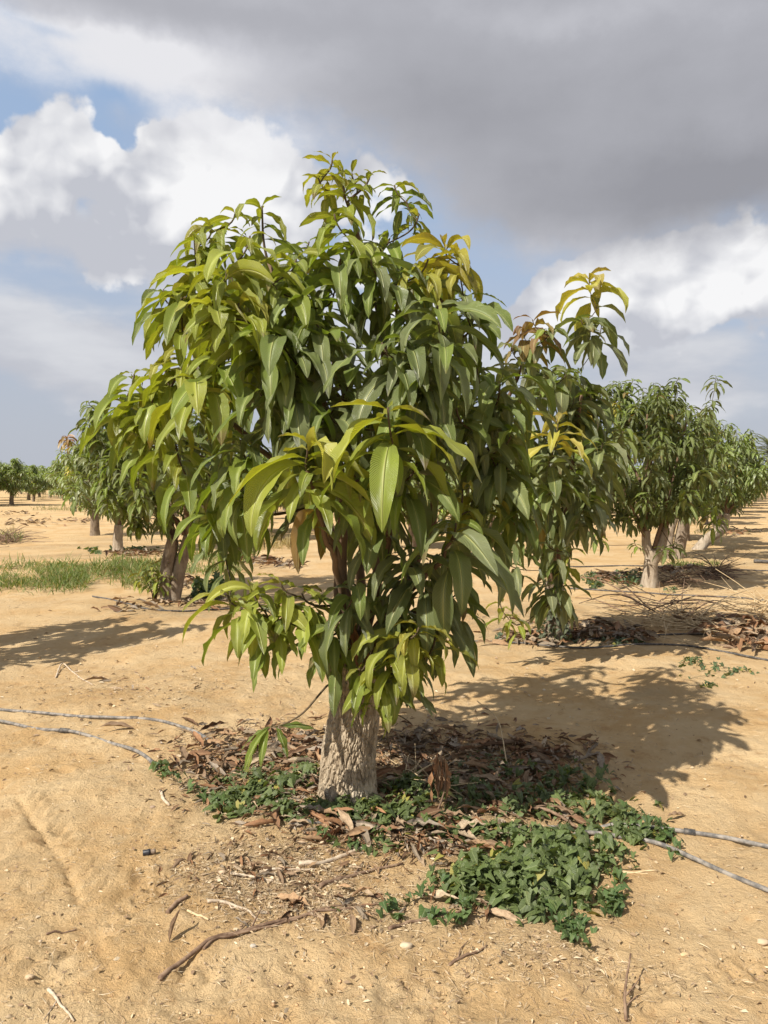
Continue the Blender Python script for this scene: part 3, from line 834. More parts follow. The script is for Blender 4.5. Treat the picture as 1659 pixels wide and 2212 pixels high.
# ================================================================== THE MAIN TREE
BASE = np.array([TRUNK[0], TRUNK[1], float(H(TRUNK[0], TRUNK[1]))])
D0 = BASE[1]
def main_tree():
    rng = np.random.default_rng(5)
    root = empty('mango_tree', BASE, 'large leafy mango tree with thick rough pale trunk standing in front of all the others', 'tree')
    def q(X, Y, dz=0.0): return pt(X, Y, D0 + dz) - BASE
    z0 = np.array([0, 0, -0.08])
    bark_trunk([z0 * 1.0, q(752, 1640), q(766, 1540), q(772, 1440), q(768, 1400)], [0.143, 0.138, 0.126, 0.116, 0.118, 0.095], M_BARK, 'trunk', root, 330, 400, 0.012, 3, 0.018)
    # a sawn-off stub on the left shoulder of the trunk
    bark_trunk([q(760, 1480, -0.02), q(738, 1440, -0.03), q(728, 1405, -0.03)], [0.075, 0.07, 0.058], M_BARK, 'stub', root, 50, 80, 0.007, 8)
    sk = Skeleton()
    fk = q(770, 1425)
    sk.limb([fk, q(742, 1270, .02), q(740, 1150, .0), q(735, 1000, .0), q(660, 760, .02), q(575, 560, .0)], 0.036, 0.009)
    sk.limb([fk, q(820, 1230, .1), q(850, 1050, .12), q(835, 800, .1), q(800, 600, .05), q(750, 440, .02)], 0.038, 0.009)
    sk.limb([fk, q(738, 1300, .06), q(705, 1110, .12), q(545, 950, .06), q(370, 840, .0)], 0.034, 0.009)
    sk.limb([fk, q(890, 1240, .05), q(950, 1030, .0), q(965, 820, -.05), q(955, 650, -.05)], 0.034, 0.009)
    sk.limb([fk, q(930, 1290, .25), q(1020, 1090, .25), q(1080, 900, .2), q(1120, 800, .15)], 0.028, 0.008)
    sk.limb([fk, q(735, 1270, -.2), q(700, 1130, -.38), q(665, 1010, -.5)], 0.024, 0.007)
    sk.limb([fk, q(820, 1260, -.15), q(845, 1080, -.35), q(835, 930, -.45)], 0.024, 0.007)
    sk.limb([fk, q(780, 1200, .4), q(760, 950, .6), q(700, 700, .55)], 0.034, 0.009)
    sk.limb([fk, q(860, 1300, -.15), q(930, 1230, -.3), q(985, 1165, -.42)], 0.030, 0.007)
    # shoot tips seen from the front: x, y, depth, leaves, length, age (raised on the sunlit left), droop
    T = [
     (718, 345, .0, 11, .17, .72, .1), (760, 375, .1, 10, .18, .5, .2), (688, 385, -.05, 10, .19, .6, .2), (742, 402, -.1, 12, .24, .45, .35), (800, 375, .05, 8, .14, .5, .1),
     (852, 400, .1, 12, .19, .33, .3), (878, 432, .1, 9, .18, .3, .25), (905, 462, .05, 7, .16, .55, .3), (722, 462, -.2, 12, .27, .42, .5), 
     (842, 515, .1, 11, .24, .2, .45), (770, 520, -.1, 12, .26, .32, .5),
     (566, 445, .0, 12, .25, .38, .4), (508, 462, .08, 12, .25, .42, .45), (458, 495, .05, 12, .25, .42, .5), (540, 510, -.2, 13, .27, .42, .5), (420, 505, .0, 8, .22, .42, .5),
     (490, 585, -.25, 15, .31, .46, .5), (425, 590, -.05, 13, .30, .46, .5), (392, 640, .0, 13, .30, .46, .55), (450, 650, -.3, 14, .31, .48, .55), (515, 655, -.3, 13, .30, .42, .55), (585, 600, -.2, 13, .29, .33, .55), (640, 560, -.1, 12, .28, .32, .5),
     (400, 765, -.1, 13, .29, .46, .5), (356, 785, .0, 13, .29, .46, .5), (290, 808, .1, 12, .27, .36, .45), (330, 850, -.1, 12, .28, .42, .5), (424, 822, -.25, 13, .30, .48, .5), (262, 868, .1, 12, .26, .33, .5), (300, 920, .05, 11, .26, .33, .5),
     (380, 960, -.05, 12, .27, .30, .5), (482, 760, -.3, 13, .30, .30, .55), (545, 700, -.35, 13, .30, .24, .55), (604, 715, -.3, 13, .30, .14, .6),
     (662, 640, -.2, 13, .30, .20, .55), (640, 770, -.3, 13, .30, .05, .6), (706, 715, -.3, 13, .30, .10, .6), (620, 860, -.35, 13, .31, .0, .6), (705, 880, -.35, 13, .31, .0, .6), (560, 840, -.3, 13, .30, .10, .6), (520, 950, -.25, 12, .29, .12, .6),
     (735, 560, -.15, 12, .28, .22, .5), (800, 560, -.1, 13, .28, .06, .55), (842, 600, -.05, 13, .28, .0, .6), (720, 640, -.1, 12, .29, .1, .6),
     (960, 535, -.1, 19, .26, .86, .2), (925, 560, -.05, 9, .22, .8, .35), (990, 560, .0, 9, .17, .75, .3), (945, 660, -.25, 14, .31, .0, .6), (1000, 640, .0, 12, .27, .10, .45), (1022, 700, .08, 12, .27, .12, .5),
     (882, 755, -.3, 13, .30, -.02, .6), (962, 755, -.35, 13, .31, .0, .65), (825, 740, -.3, 13, .30, .0, .6), (1030, 795, .0, 11, .26, .06, .5), (900, 850, -.3, 13, .30, .0, .6), (760, 800, -.25, 13, .3, .0, .6), (985, 880, -.2, 12, .28, .0, .6),
     (665, 962, -.6, 14, .38, .47, .42), (672, 1030, -.55, 6, .36, .25, .7), (838, 880, -.55, 14, .37, .5, .45), (858, 985, -.45, 8, .28, .3, .65), (985, 1130, -.5, 14, .37, .02, .5), (1000, 1058, -.3, 9, .17, .7, .4), (1045, 1070, -.2, 7, .18, .6, .4),
     (900, 1000, -.3, 13, .29, .04, .6), (762, 1040, -.35, 13, .3, .08, .6), (545, 1000, -.3, 13, .29, .2, .55), (482, 1055, -.1, 11, .27, .3, .5), (432, 1080, .0, 10, .26, .36, .5), (820, 1080, -.3, 11, .28, .05, .6),
     (1075, 1000, .0, 12, .27, .02, .5), (1050, 930, .0, 12, .27, .02, .5), (1060, 860, .1, 11, .26, .05, .5), (1080, 1120, .0, 12, .27, .0, .6),
     (605, 1258, -.22, 9, .21, .5, .2), (545, 1270, -.22, 11, .29, .5, .32), (652, 1282, -.2, 10, .26, .38, .45), (492, 1285, -.22, 10, .28, .52, .32), (530, 1310, -.25, 8, .26, .4, .5), (622, 1325, -.22, 9, .27, .3, .5), (572, 1318, -.25, 8, .25, .42, .5),
     (768, 1262, -.35, 12, .26, .04, .35), (870, 1195, -.35, 12, .27, .0, .5), (930, 1210, -.3, 12, .28, .0, .5), (990, 1270, -.15, 12, .27, .0, .6), (1000, 1320, .0, 11, .25, .05, .6), (945, 1300, -.2, 11, .25, .02, .6), (850, 1290, -.3, 11, .25, .02, .5),
     (905, 1355, -.42, 12, .22, .66, .35), (868, 1372, -.4, 9, .24, .6, .5), (940, 1378, -.32, 9, .21, .6, .5), (855, 1425, -.38, 9, .19, .48, .45), (815, 1468, -.36, 9, .18, .46, .4), (775, 1445, -.36, 8, .21, .42, .5), (840, 1490, -.34, 7, .15, .48, .4), (905, 1420, -.2, 10, .16, .08, .5), (885, 1450, -.15, 7, .15, .2, .55),
     (760, 1395, -.25, 6, .22, .2, .6), (730, 1340, -.28, 7, .22, .3, .5), (700, 1360, -.2, 6, .22, .15, .6),
     (1080, 830, -.1, 12, .29, .12, .5), (1105, 935, -.1, 11, .27, .14, .5), (1095, 1010, -.15, 11, .28, .1, .55), (1135, 1060, -.15, 12, .28, .1, .55),
     (1125, 790, .2, 10, .26, .05, .45), (1110, 870, .15, 11, .26, .05, .5),
    ]
    T = [(X, Y, dz - (.16 if X > 760 and 540 < Y < 1010 else 0), n, L, age + (.07 if X < 700 and Y < 1000 and .2 < age < .5 else 0), dr) for X, Y, dz, n, L, age, dr in T]  # upper left tips yellower: sunlight put into the leaf colour besides young growth
    front = [ros(q(X, Y, dz), int(n * (1.02 if Y < 560 else 1.22) + .5), L * (1.0 if Y < 480 else 1.12), age, dr, 0.07 + 0.15 * L / 0.3 * (0.5 + dr * 0.6)) for X, Y, dz, n, L, age, dr in T]
    # the far side and the inside of the crown
    hid = []
    inner = [r for r in T if 540 < r[1] < 1180 and 360 < r[0] < 1040]
    for k in range(58):
        X, Y, dz, n, L, age, dr = inner[rng.integers(len(inner))]
        dd = rng.uniform(0.15, 0.95)
        hid.append(ros(q(X + (800 - X) * 0.22 * rng.random() + rng.normal(0, 35), Y + (820 - Y) * 0.15 * rng.random() + rng.normal(0, 35), dd),
                       13, rng.uniform(.26, .32), rng.uniform(0, .22), .6, .25))
    allr = front + hid
    sk.grow(allr, rng)
    # a thin shoot that leaves the trunk low down and hangs its leaves out to the left
    sh = MB()
    P = smooth_path([q(728, 1490, -.08), q(712, 1478, -.2), q(690, 1500, -.28), q(655, 1540, -.34), q(618, 1562, -.36), q(590, 1570, -.36)], 16)
    tube(sh, P, np.linspace(.006, .0035, 16), 6)
    sh.build('shoot', M_SHOOT, root)
    low = MB()
    bs = np.array([q(X, 1570, -.36) for X in (588, 584, 578, 596, 602, 580)])
    az = np.array([3.3, 4.0, 4.6, 5.3, 0.15, 3.7]); n = len(bs)
    V, Fc, U, Cc = leaf_patch(bs, az, np.radians(np.array([0, -10, -15, -10, 18, -20.])), np.radians(np.array([-62, -70, -80, -75, -25, -85.])), np.array([.20, .23, .19, .16, .17, .22]), np.array([.045, .05, .045, .042, .045, .05]),
                              np.array([age_col(a) for a in (.22, .28, .2, .22, .15, .35)]), 12, 4, rng, roll=.15, twist=.2)
    low.push(V, [Fc], U, Cc)
    low.build('hanging_leaf_spray', M_LEAF, root)
    # a few bare dangling twigs beside the trunk
    for pts in ([q(828, 1540, .05), q(836, 1590, .06), q(846, 1640, .08)], [q(835, 1545, .1), q(860, 1545, .16), q(885, 1560, .2)]):
        mb = MB(); tube(mb, smooth_path(pts, 8), np.linspace(.005, .003, 8), 5); mb.build('twig', M_SHOOT, root)
    sk.build(root, None)
    old = MB(); rosette_leaves(old, [r for r in front if r['age'] < .6], 12, 4, rng, .6)
    rosette_leaves(old, hid, 8, 4, rng, .5)
    old.build('crown', M_LEAF, root)
    for r in front:
        if r['age'] >= .6:
            mb = MB()
            r['curl'] = 0.5
            rosette_leaves(mb, [r], 12, 4, rng)
            o = mb.build('young_leaf_cluster', M_LEAF, root)
            o['label'] = 'fresh yellow young leaves at a shoot tip'
    # withered leaves caught in the fork
    mb = MB()
    n = 9
    bs = np.array([q(rng.uniform(765, 800), rng.uniform(1340, 1385), -.22) for _ in range(n)])
    V, Fc, U, Cc = leaf_patch(bs, rng.uniform(3.6, 5.8, n), np.full(n, -.7), np.full(n, -1.5), rng.uniform(.13, .2, n), rng.uniform(.04, .06, n),
                              np.array([[0.36, 0.17, 0.075], [0.42, 0.22, 0.11], [0.25, 0.12, 0.06]])[rng.integers(0, 3, n)], 10, 4, rng, rng.uniform(.6, 1.1, n), wave=.3)
    mb.push(V, [Fc], U, Cc)
    o = mb.build('withered_leaves', M_DRY, root)
    o['label'] = 'withered brown leaves caught in the fork'
    return root
main_tree()

# ================================================================== OTHER MANGO TREES
def other_tree(label, base, seed, trunks, tips=None, nros=140, crown=(1.12, 1.12, 1.05), zc=2.0, L=0.27, age=(0.0, 0.2), dust=1.0, S=6, C=2, mat=M_BARK2, fork=None, leafmat=None, group=None,
               lean=(0, 0), young=0.03, zmin=.75, name='mango_tree', rz=0.0):
    """trunks: list of (points, radii) in tree space; tips: extra hand-placed shoot tips"""
    rng = np.random.default_rng(seed)
    root = empty(name, base, label, 'tree', group, rz)
    for k, (P, rad) in enumerate(trunks):
        bark_trunk(P, rad, mat, 'trunk', root, 46, 40, 0.004, seed + k, 0.03 if k == 0 else 0.0)
    sk = Skeleton()
    ends = [np.asarray(P[-1], float) for P, _ in trunks]
    c0 = np.array([lean[0], lean[1], zc])
    nl = 6
    for k in range(nl):
        a = k / nl * 6.283 + rng.uniform(-.4, .4)
        e = ends[k % len(ends)]
        tgt = c0 + np.array([math.cos(a) * crown[0] * .6, math.sin(a) * crown[1] * .6, rng.uniform(-.2, .55) * crown[2]])
        mid = e * .55 + tgt * .45 + np.array([0, 0, -.06])
        sk.limb([e - np.array([0, 0, .04]), mid, tgt], .042, .012, n=14, sides=7)
    rs = []
    for k in range(nros):
        v = rng.normal(0, 1, 3); v /= np.linalg.norm(v)
        rad = rng.uniform(.35, 1.0) ** .45
        bump = 1 + .22 * math.sin(v[0] * 4 + seed) * math.cos(v[1] * 5 + seed * 2) + .12 * math.sin(v[2] * 9 + seed)
        p = c0 + v * np.array(crown) * rad * bump
        if v[2] < -.2: p[2] = max(p[2], zmin + rng.uniform(0, .2))
        yg = rng.random() < young
        rs.append(ros(p, rng.integers(14, 19), L * rng.uniform(.95, 1.25) * (.8 if yg else 1), rng.uniform(.7, 1.0) if yg else rng.uniform(*age), rng.uniform(.35, .7), .2))
    if tips: rs += tips
    sk.grow(rs, rng, sides=5)
    sk.build(root, None)
    mb = MB()
    rosette_leaves(mb, rs, S, C, rng, dust)
    mb.build('crown', leafmat or M_LEAF, root)
    return root
def gb(X, Y):
    return gnd(X, Y)

# C: right behind the main tree, trunk wrapped in a creeper
bC = gb(1196, 1388)
def qC(X, Y, dz=0.0): return pt(X, Y, bC[1] + dz) - bC
tC = []
for X, Y, dz, n, L, age, dr in [
    (1272, 600, 0, 12, .38, .85, .1), (1255, 690, 0, 11, .33, .04, .5), (1300, 700, .1, 10, .33, .03, .55), (1290, 660, .0, 5, .3, .1, .3), (1150, 690, -.1, 10, .28, 1.4, .3), (1130, 710, .1, 8, .26, 1.35, .4), (1190, 710, -.1, 12, .31, .04, .5), (1105, 750, 0, 11, .3, .08, .45),
    (1225, 800, -.2, 12, .31, .02, .5), (1180, 830, -.3, 12, .31, .05, .5), (1110, 860, -.2, 12, .30, .05, .5), (1205, 915, -.75, 11, .36, .95, .15), (1185, 985, -.5, 13, .33, .0, .55), (1240, 985, -.4, 12, .32, .04, .55), (1130, 940, -.3, 12, .3, .1, .5),
    (1150, 1075, -.4, 12, .31, .0, .55), (1205, 1040, -.5, 12, .32, .03, .55), (1255, 1100, -.2, 11, .3, .02, .55), (1180, 1170, -.3, 11, .3, .05, .6), (1235, 1185, -.3, 9, .24, .55, .45), (1130, 1150, -.2, 11, .3, .02, .55), (1200, 1235, -.2, 9, .30, .0, .7), (1215, 1262, -.1, 10, .30, .02, .65), (1178, 1255, .0, 10, .30, .03, .65), (1198, 1288, .1, 8, .28, .02, .8),
    (1080, 1300, -.2, 9, .20, .6, .4), (1100, 1330, -.2, 8, .18, .55, .4), (1230, 880, .1, 12, .3, .03, .5), (1150, 780, .2, 12, .3, .05, .5), (1270, 1010, .1, 11, .3, .03, .5), (1090, 1200, -.1, 11, .3, .03, .6), (1215, 1130, .2, 11, .3, .03, .6)]:
    tC.append(ros(qC(X, Y, dz - .9), int(n * 1.08), L * 1.15, age, dr, .22, curl=.5 if .7 < age < 1.1 else 0, wide=1.15))
rC = other_tree('tall narrow mango tree with a yellow tip and a vine-wrapped trunk, behind the big one', bC, 31,
           [([(0, 0, -.05), (.02, 0, .3), (.0, .02, .62)], [.11, .10, .09])], tC, nros=44, crown=(.62, .75, .92), zc=1.95, lean=(-.15, -.45), L=.34, S=8, C=4, age=(0, .14))
# B: left, two trunks in a V
bB = gb(365, 1300)
rB = other_tree('mango tree left of the big one with two dark trunks forking from the base', bB, 42,
           [([(.0, 0, -.05), (-.02, 0, .4), (.06, 0, .85)], [.11, .095, .08]), ([(.05, .0, -.05), (.14, .0, .4), (.28, 0, .9)], [.10, .085, .075])],
           None, nros=210, crown=(1.15, 1.1, .98), zc=2.0, L=.235, S=7, C=4, age=(.02, .25))
# D: right, pale trunk with a V fork
bD = gb(1402, 1268)
rD = other_tree('dusty green mango tree at right with a short whitewashed forked trunk', bD, 53,
           [([(0, 0, -.05), (.02, 0, .3), (.05, 0, .55)], [.125, .105, .10]), ([(.04, 0, .40), (-.04, 0, .6), (-.06, 0, .85)], [.08, .07, .06]), ([(.06, 0, .40), (.17, 0, .62), (.24, 0, .9)], [.085, .075, .06])],
           [ros((.42, -.9, 1.75), 14, .36, .05, .35, .2), ros((.2, -.9, 1.45), 12, .34, .1, .5, .2), ros((.05, -.4, .62), 12, .25, .06, .3, .15), ros((.3, -.3, .66), 11, .25, .06, .3, .15), ros((-.3, -.2, .7), 9, .2, .2, .4, .15),
            ros((.75, -.5, 1.2), 12, .30, .2, .5, .2), ros((.9, -.3, 1.05), 12, .28, .2, .5, .2), ros((-1.0, -.5, .85), 10, .28, .3, .2, .2)],
           nros=300, crown=(1.15, 1.15, 1.10), zc=2.12, lean=(-.2, 0), L=.21, S=6, C=4, age=(-.1, .08), mat=M_BARKW, dust=.5)
# E, F: further along the right-hand row
bE = gb(1458, 1206)
rE = other_tree('mango tree behind the whitewashed one with a slim crooked grey trunk', bE, 64,
           [([(0, 0, -.05), (.1, 0, .3), (.16, 0, .75)], [.14, .12, .1]), ([(-.1, 0, -.05), (-.12, 0, .4), (-.02, 0, .8)], [.09, .08, .07])], None, nros=220, zc=2.0, L=.20, S=5, C=2, leafmat=M_FARLEAF, age=(-.1, .08), dust=.5)
bF = gb(1502, 1187)
rF = other_tree('mango tree at the right edge with a thick trunk leaning far to the right', bF, 75,
           [([(0, 0, -.1), (.3, 0, .25), (.62, 0, .5), (.72, 0, .85)], [.13, .125, .12, .09]), ([(.55, 0, .45), (.45, 0, .7), (.4, 0, .95)], [.11, .09, .07])], None, nros=230, crown=(1.1, 1.1, .92), zc=1.95, L=.20, lean=(.55, 0), S=5, C=2, leafmat=M_FARLEAF, age=(-.1, .1), dust=.5, mat=M_BARKW)
# left-hand rows, further off
bG = gb(255, 1192)
rG = other_tree('mango tree with a straight pale trunk and dark drooping leaves left of the two-trunked one', bG, 86, [([(0, 0, -.05), (.0, 0, .3), (.03, 0, .62)], [.125, .11, .10])], None, nros=210, crown=(1.2, 1.1, .98), zc=1.95, L=.22, S=6, C=2, leafmat=M_FARLEAF, age=(0, .1), mat=M_BARKW)
bI = gb(205, 1157)
rI = other_tree('dark trunked mango tree with a reddish bronze shoot at the top of its crown', bI, 97, [([(0, 0, -.05), (.0, 0, .4), (.0, 0, .7)], [.14, .125, .11])],
           [ros((-.72, -.2, 2.95), 14, .42, 1.45, .45, .2), ros((-.6, -.3, 2.85), 12, .40, 1.4, .5, .2), ros((-.62, -.2, 2.6), 8, .30, .75, .5, .3)], nros=200, crown=(1.15, 1.1, .95), zc=1.9, L=.22, S=5, C=2, leafmat=M_FARLEAF, age=(.0, .2))
# the tree outside the picture on the left whose shade falls into it
b0 = np.array([-4.95, 6.5, 0.0]); b0[2] = float(H(b0[0], b0[1]))
other_tree('mango tree beyond the left edge that throws the shadow on the sand', b0, 108, [([(0, 0, -.05), (.02, 0, .3), (.0, .02, .62)], [.13, .11, .1])], None, nros=80, crown=(.9, 1.0, 1.0), zc=2.05, S=5, C=2, leafmat=M_FARLEAF)

# the rest of the orchard: copies of two far trees on the planting grid
def copy_tree(o, parent=None):
    c = o.copy(); COL.objects.link(c)
    if parent is not None: c.parent = parent
    for ch in list(o.children): copy_tree(ch, c)
    return c
FAR_LABEL = 'far mango tree standing in the orchard rows behind, one of many alike'
FAR_GROUP = 'far mango trees in the orchard rows'
protos = []
for s_, c_ in ((201, (1.15, 1.15, .95)), (202, (1.25, 1.2, .9))):
    protos.append((s_, c_))
def far_trees():
    rng = np.random.default_rng(77)
    taken = [b[:2] for b in (BASE, bB, bC, bD, bE, bF, bG, bI, b0)]
    spots = []
    for X, Y in ((516, 1145), (160, 1103), (25, 1090), (-45, 1092), (62, 1078), (108, 1074), (140, 1080), (-10, 1074), (84, 1068), (45, 1066), (125, 1066)):
        p = flat(X, Y); spots.append((p[0], p[1]))
    for j in range(0, 12):
        for i in range(-10, 26):
            x = -0.2 + i * 2.05 + j * -2.9; y = 3.9 + i * 4.05 + j * 6.9
            x += rng.normal(0, .25); y += rng.normal(0, .25)
            if y < 13 or y > 92: continue
            X = CX + x / y * F
            if X < -140 or X > 1800: continue
            if X < 340 and y < 42: continue                # the open strip seen at the left
            if 30 < X < 120 and y < 58: continue
            if X < 800 and y < 20: continue
            spots.append((x, y))
    out = []
    for p in spots:
        if all(math.hypot(p[0] - q[0], p[1] - q[1]) > 2.2 for q in taken):
            taken.append(p); out.append(p)
    made = []
    for k, (x, y) in enumerate(out):
        z = float(H(x, y))
        if len(made) < 2:
            s_, c_ = protos[len(made)]
            r = other_tree(FAR_LABEL, (x, y, z), s_, [([(0, 0, -.1), (.03, 0, .35), (.05, .03, .72)], [.13, .11, .10])], None, nros=150, crown=c_, zc=1.65, zmin=.55, L=.29, S=4, C=2, leafmat=M_FARLEAF, group=FAR_GROUP, age=(.0, .2), dust=.8)
            made.append(r)
        else:
            r = copy_tree(made[k % 2])
            r.location = (x, y, z)
        r.rotation_euler = (0, 0, rng.uniform(0, 6.28))
        s = rng.uniform(.88, 1.08) * (1.3 if 2 <= k < 11 else 1)
        r.scale = (s * rng.uniform(.95, 1.1), s, s)
    print('far trees', len(out))
far_trees()

# ------------------------------------------------------------------ distant wood and palm
def wood():
    rng = np.random.default_rng(8)
    mb = MB()
    N = 34000
    x = rng.uniform(-190, 190, N); y = rng.uniform(125, 150, N)
    top = 3.5 + 1.7 * fbm2(x / 9, y / 40, 3, 5) + .8 * np.abs(gn2(x / 3.5, y / 9, 7))
    z = rng.uniform(0, 1, N) ** .8 * np.maximum(top, 1.2)
    b = np.stack([x, y, z], 1)
    col = age_col(rng.uniform(-.05, .12, N)) * .9 + np.array([.02, .025, .03])
    V, Fc, U, Cc = leaf_patch(b, rng.uniform(0, 6.28, N), rng.uniform(-.3, .6, N), rng.uniform(-1.2, .1, N), rng.uniform(.5, 1.0, N), rng.uniform(.4, .8, N), col, 2, 1, rng)
    mb.push(V, [Fc], U, Cc)
    o = mb.build('distant_wood', M_FARLEAF)
    tag(o, 'far dark line of trees along the horizon', 'wood', kind='stuff')
wood()
def palm():
    rng = np.random.default_rng(12)
    p = flat(1668, 1088); p[2] = float(H(p[0], p[1]))
    root = empty('palm_tree', p, 'grey green date palm far off at the right edge', 'palm')
    mb = MB()
    P = smooth_path([(0, 0, -.2), (.05, 0, 1.6), (0, 0, 3.3)], 12)
    tube(mb, P, np.linspace(.24, .2, 12), 10, rough=.2)
    mb.build('trunk', M_BARK2, root)
    cr = MB()
    for k in range(46):
        a = k * 2.4; e0 = R(80 - 75 * (k / 46) + rng.normal(0, 5)); L = 2.3
        t = np.linspace(0, 1, 14)
        e = e0 - R(75) * t ** 1.4
        d = np.stack([np.cos(e) * math.cos(a), np.cos(e) * math.sin(a), np.sin(e)], 1)
        c = P[-1] + np.concatenate([[[0, 0, 0]], np.cumsum(d[:-1] * L / 13, 0)])
        tube(cr, c, np.linspace(.02, .005, 14), 4, col=(.14, .16, .08))
        n = 36
        ti = np.linspace(.12, 1, n); ci = np.stack([np.interp(ti, t, c[:, q]) for q in range(3)], 1)
        for sgn in (-1, 1):
            V, Fc, U, Cc = leaf_patch(ci, np.full(n, a + sgn * 1.0), np.interp(ti, t, e) + .35, np.interp(ti, t, e) - .5, .36 * np.sin(np.pi * (ti * .8 + .15)) + .08, np.full(n, .03),
                                      np.tile([[.13, .15, .085]], (n, 1)) * rng.uniform(.8, 1.2, (n, 1)), 3, 1, rng)
            cr.push(V, [Fc], U, Cc)
    cr.build('crown', M_FARLEAF, root)
palm()

# ------------------------------------------------------------------ creeping vine, weeds, grass
def vine_leaves(mb, P, size, rng, tiltdir=None, col=None):
    """arrow-shaped leaves: P tips of petioles"""
    n = len(P)
    base = np.array([[0, 0], [0, .5], [0, 1.0], [-.33, -.30], [-.43, -.06], [-.31, .26], [-.17, .64], [.33, -.30], [.43, -.06], [.31, .26], [.17, .64]])
    ax = np.abs(base[:, 0])
    zz = -ax * .18 - .22 * base[:, 1] ** 2
    az = rng.uniform(0, 6.283, n)
    tilt = rng.uniform(.15, 1.0, n)
    yv = np.stack([np.cos(az) * np.cos(tilt), np.sin(az) * np.cos(tilt), -np.sin(tilt)], 1)
    xv = np.stack([-np.sin(az), np.cos(az), np.zeros(n)], 1)
    rl = rng.normal(0, .35, n)[:, None]
    zv = np.cross(xv, yv); zv = np.where(zv[:, 2:3] < 0, -zv, zv)
    x2 = xv * np.cos(rl) + zv * np.sin(rl); z2 = zv * np.cos(rl) - xv * np.sin(rl)
    sc = size[:, None, None]
    fold = rng.uniform(.4, 2.4, n)[:, None, None]
    V = P[:, None] + sc * (base[None, :, :1] * x2[:, None] * 1.0 + base[None, :, 1:] * yv[:, None] + fold * zz[None, :, None] * z2[:, None] + .1 * rng.normal(0, .3, (n, 11, 1)) * z2[:, None])
    q = np.array([[0, 4, 5, 1], [1, 5, 6, 2], [0, 1, 9, 8], [1, 2, 10, 9]]); tr = np.array([[0, 3, 4], [0, 8, 7]])
    off = np.arange(n)[:, None, None] * 11
    uv = np.tile(np.stack([base[:, 0] + .5, base[:, 1]], 1)[None], (n, 1, 1))
    mb.push(V, [(off + q).reshape(-1, 4), (off + tr).reshape(-1, 3)], uv, np.repeat(col, 11, 0))
def vine_patch(name, label, blobs, rng, colA=(.072, .104, .034), colB=(.128, .168, .052), size=(.028, .060), cat='ground cover', runners=()):
    mb = MB(); st = MB()
    for (X, Y, rx, ry, n, hmax) in blobs:
        n = int(n * (.88 if hmax > .055 else 1.0)); hmax = hmax * .75
        u = rng.normal(0, .5, (n, 2))
        X_ = X + u[:, 0] * rx; Y_ = Y + u[:, 1] * ry
        rr_ = np.hypot(u[:, 0], u[:, 1])
        k = (rr_ < 1.25) & (fbm2(X_ / 30.0, Y_ / 17.0, 3, 3) > -.02 - .10 * (hmax > .064) + .42 * np.clip(rr_ - .45, 0, 1))
        Ps = gnds(X_[k], Y_[k]); n = len(Ps)
        r2 = np.minimum(1, (u[k] ** 2).sum(1))
        Ps[:, 2] += .014 + hmax * (1 - r2 * .7) * (1 + .9 * gn2(X_[k] / 26., Y_[k] / 15., 12)) * rng.uniform(.1, 1.0, n)
        f = rng.uniform(0, 1, (n, 1))
        col = (np.array(colA) * (1 - f) + np.array(colB) * f) * rng.uniform(.75, 1.2, (n, 1))
        yl = rng.random(n) < .03
        col[yl] = np.array([.30, .27, .06])
        vine_leaves(mb, Ps, rng.uniform(*size, n), rng, None, col)
        for i in range(0, n, 9):
            j = rng.integers(n)
            if np.linalg.norm(Ps[i] - Ps[j]) < .35:
                a = Ps[i].copy(); b = Ps[j].copy(); m_ = (a + b) / 2
                a[2] -= .02; b[2] -= .02; m_[2] = max(float(H(m_[0], m_[1])) + .01, m_[2] - .04)
                tube(mb, smooth_path([a, m_, b], 6), .0018, 4, col=(.09, .085, .04))
    for run in runners:
        P = np.array([gnd(*q_[:2]) for q_ in run])
        P = smooth_path(P, 26)
        P[:, 2] = H(P[:, 0], P[:, 1]) + .006 + .012 * np.abs(np.sin(np.arange(26) * .9))
        tube(mb, P, .0017, 4, col=(.12, .10, .05))
        idx = np.arange(2, 26)
        Q = P[idx] + np.stack([rng.normal(0, .018, 24), rng.normal(0, .018, 24), rng.uniform(.012, .045, 24)], 1)
        f = rng.uniform(0, 1, (24, 1))
        vine_leaves(mb, Q, rng.uniform(.02, .045, 24), rng, None, np.array(colA) * (1 - f) + np.array(colB) * f)
        for a_, b_ in zip(P[idx], Q): tube(mb, np.array([a_, (a_ + b_) / 2 + [0, 0, .004], b_]), .001, 3, col=(.10, .11, .04))
    o = mb.build(name, M_VINE)
    tag(o, label, cat, kind='stuff')
    return o
vr = np.random.default_rng(14)
vine_patch('creeping_vine', 'dark green arrow-leaved creeper sprawling over the litter under the big tree', [
    (560, 1700, 130, 52, 620, .07), (520, 1740, 100, 34, 420, .06), (640, 1680, 80, 44, 170, .07), (740, 1752, 130, 26, 520, .07), (620, 1758, 70, 25, 190, .06), (860, 1770, 120, 48, 640, .08), (900, 1715, 90, 35, 360, .09), (1010, 1720, 90, 45, 280, .08),
    (1080, 1660, 130, 30, 150, .06), (1150, 1740, 150, 44, 420, .08), (1240, 1700, 110, 45, 300, .08), (1300, 1760, 110, 40, 380, .08), (1370, 1805, 90, 35, 260, .05), (985, 1790, 80, 34, 220, .06), (1080, 1810, 120, 30, 300, .06),
    (350, 1660, 32, 20, 90, .04), (820, 1830, 50, 22, 90, .03)], vr)
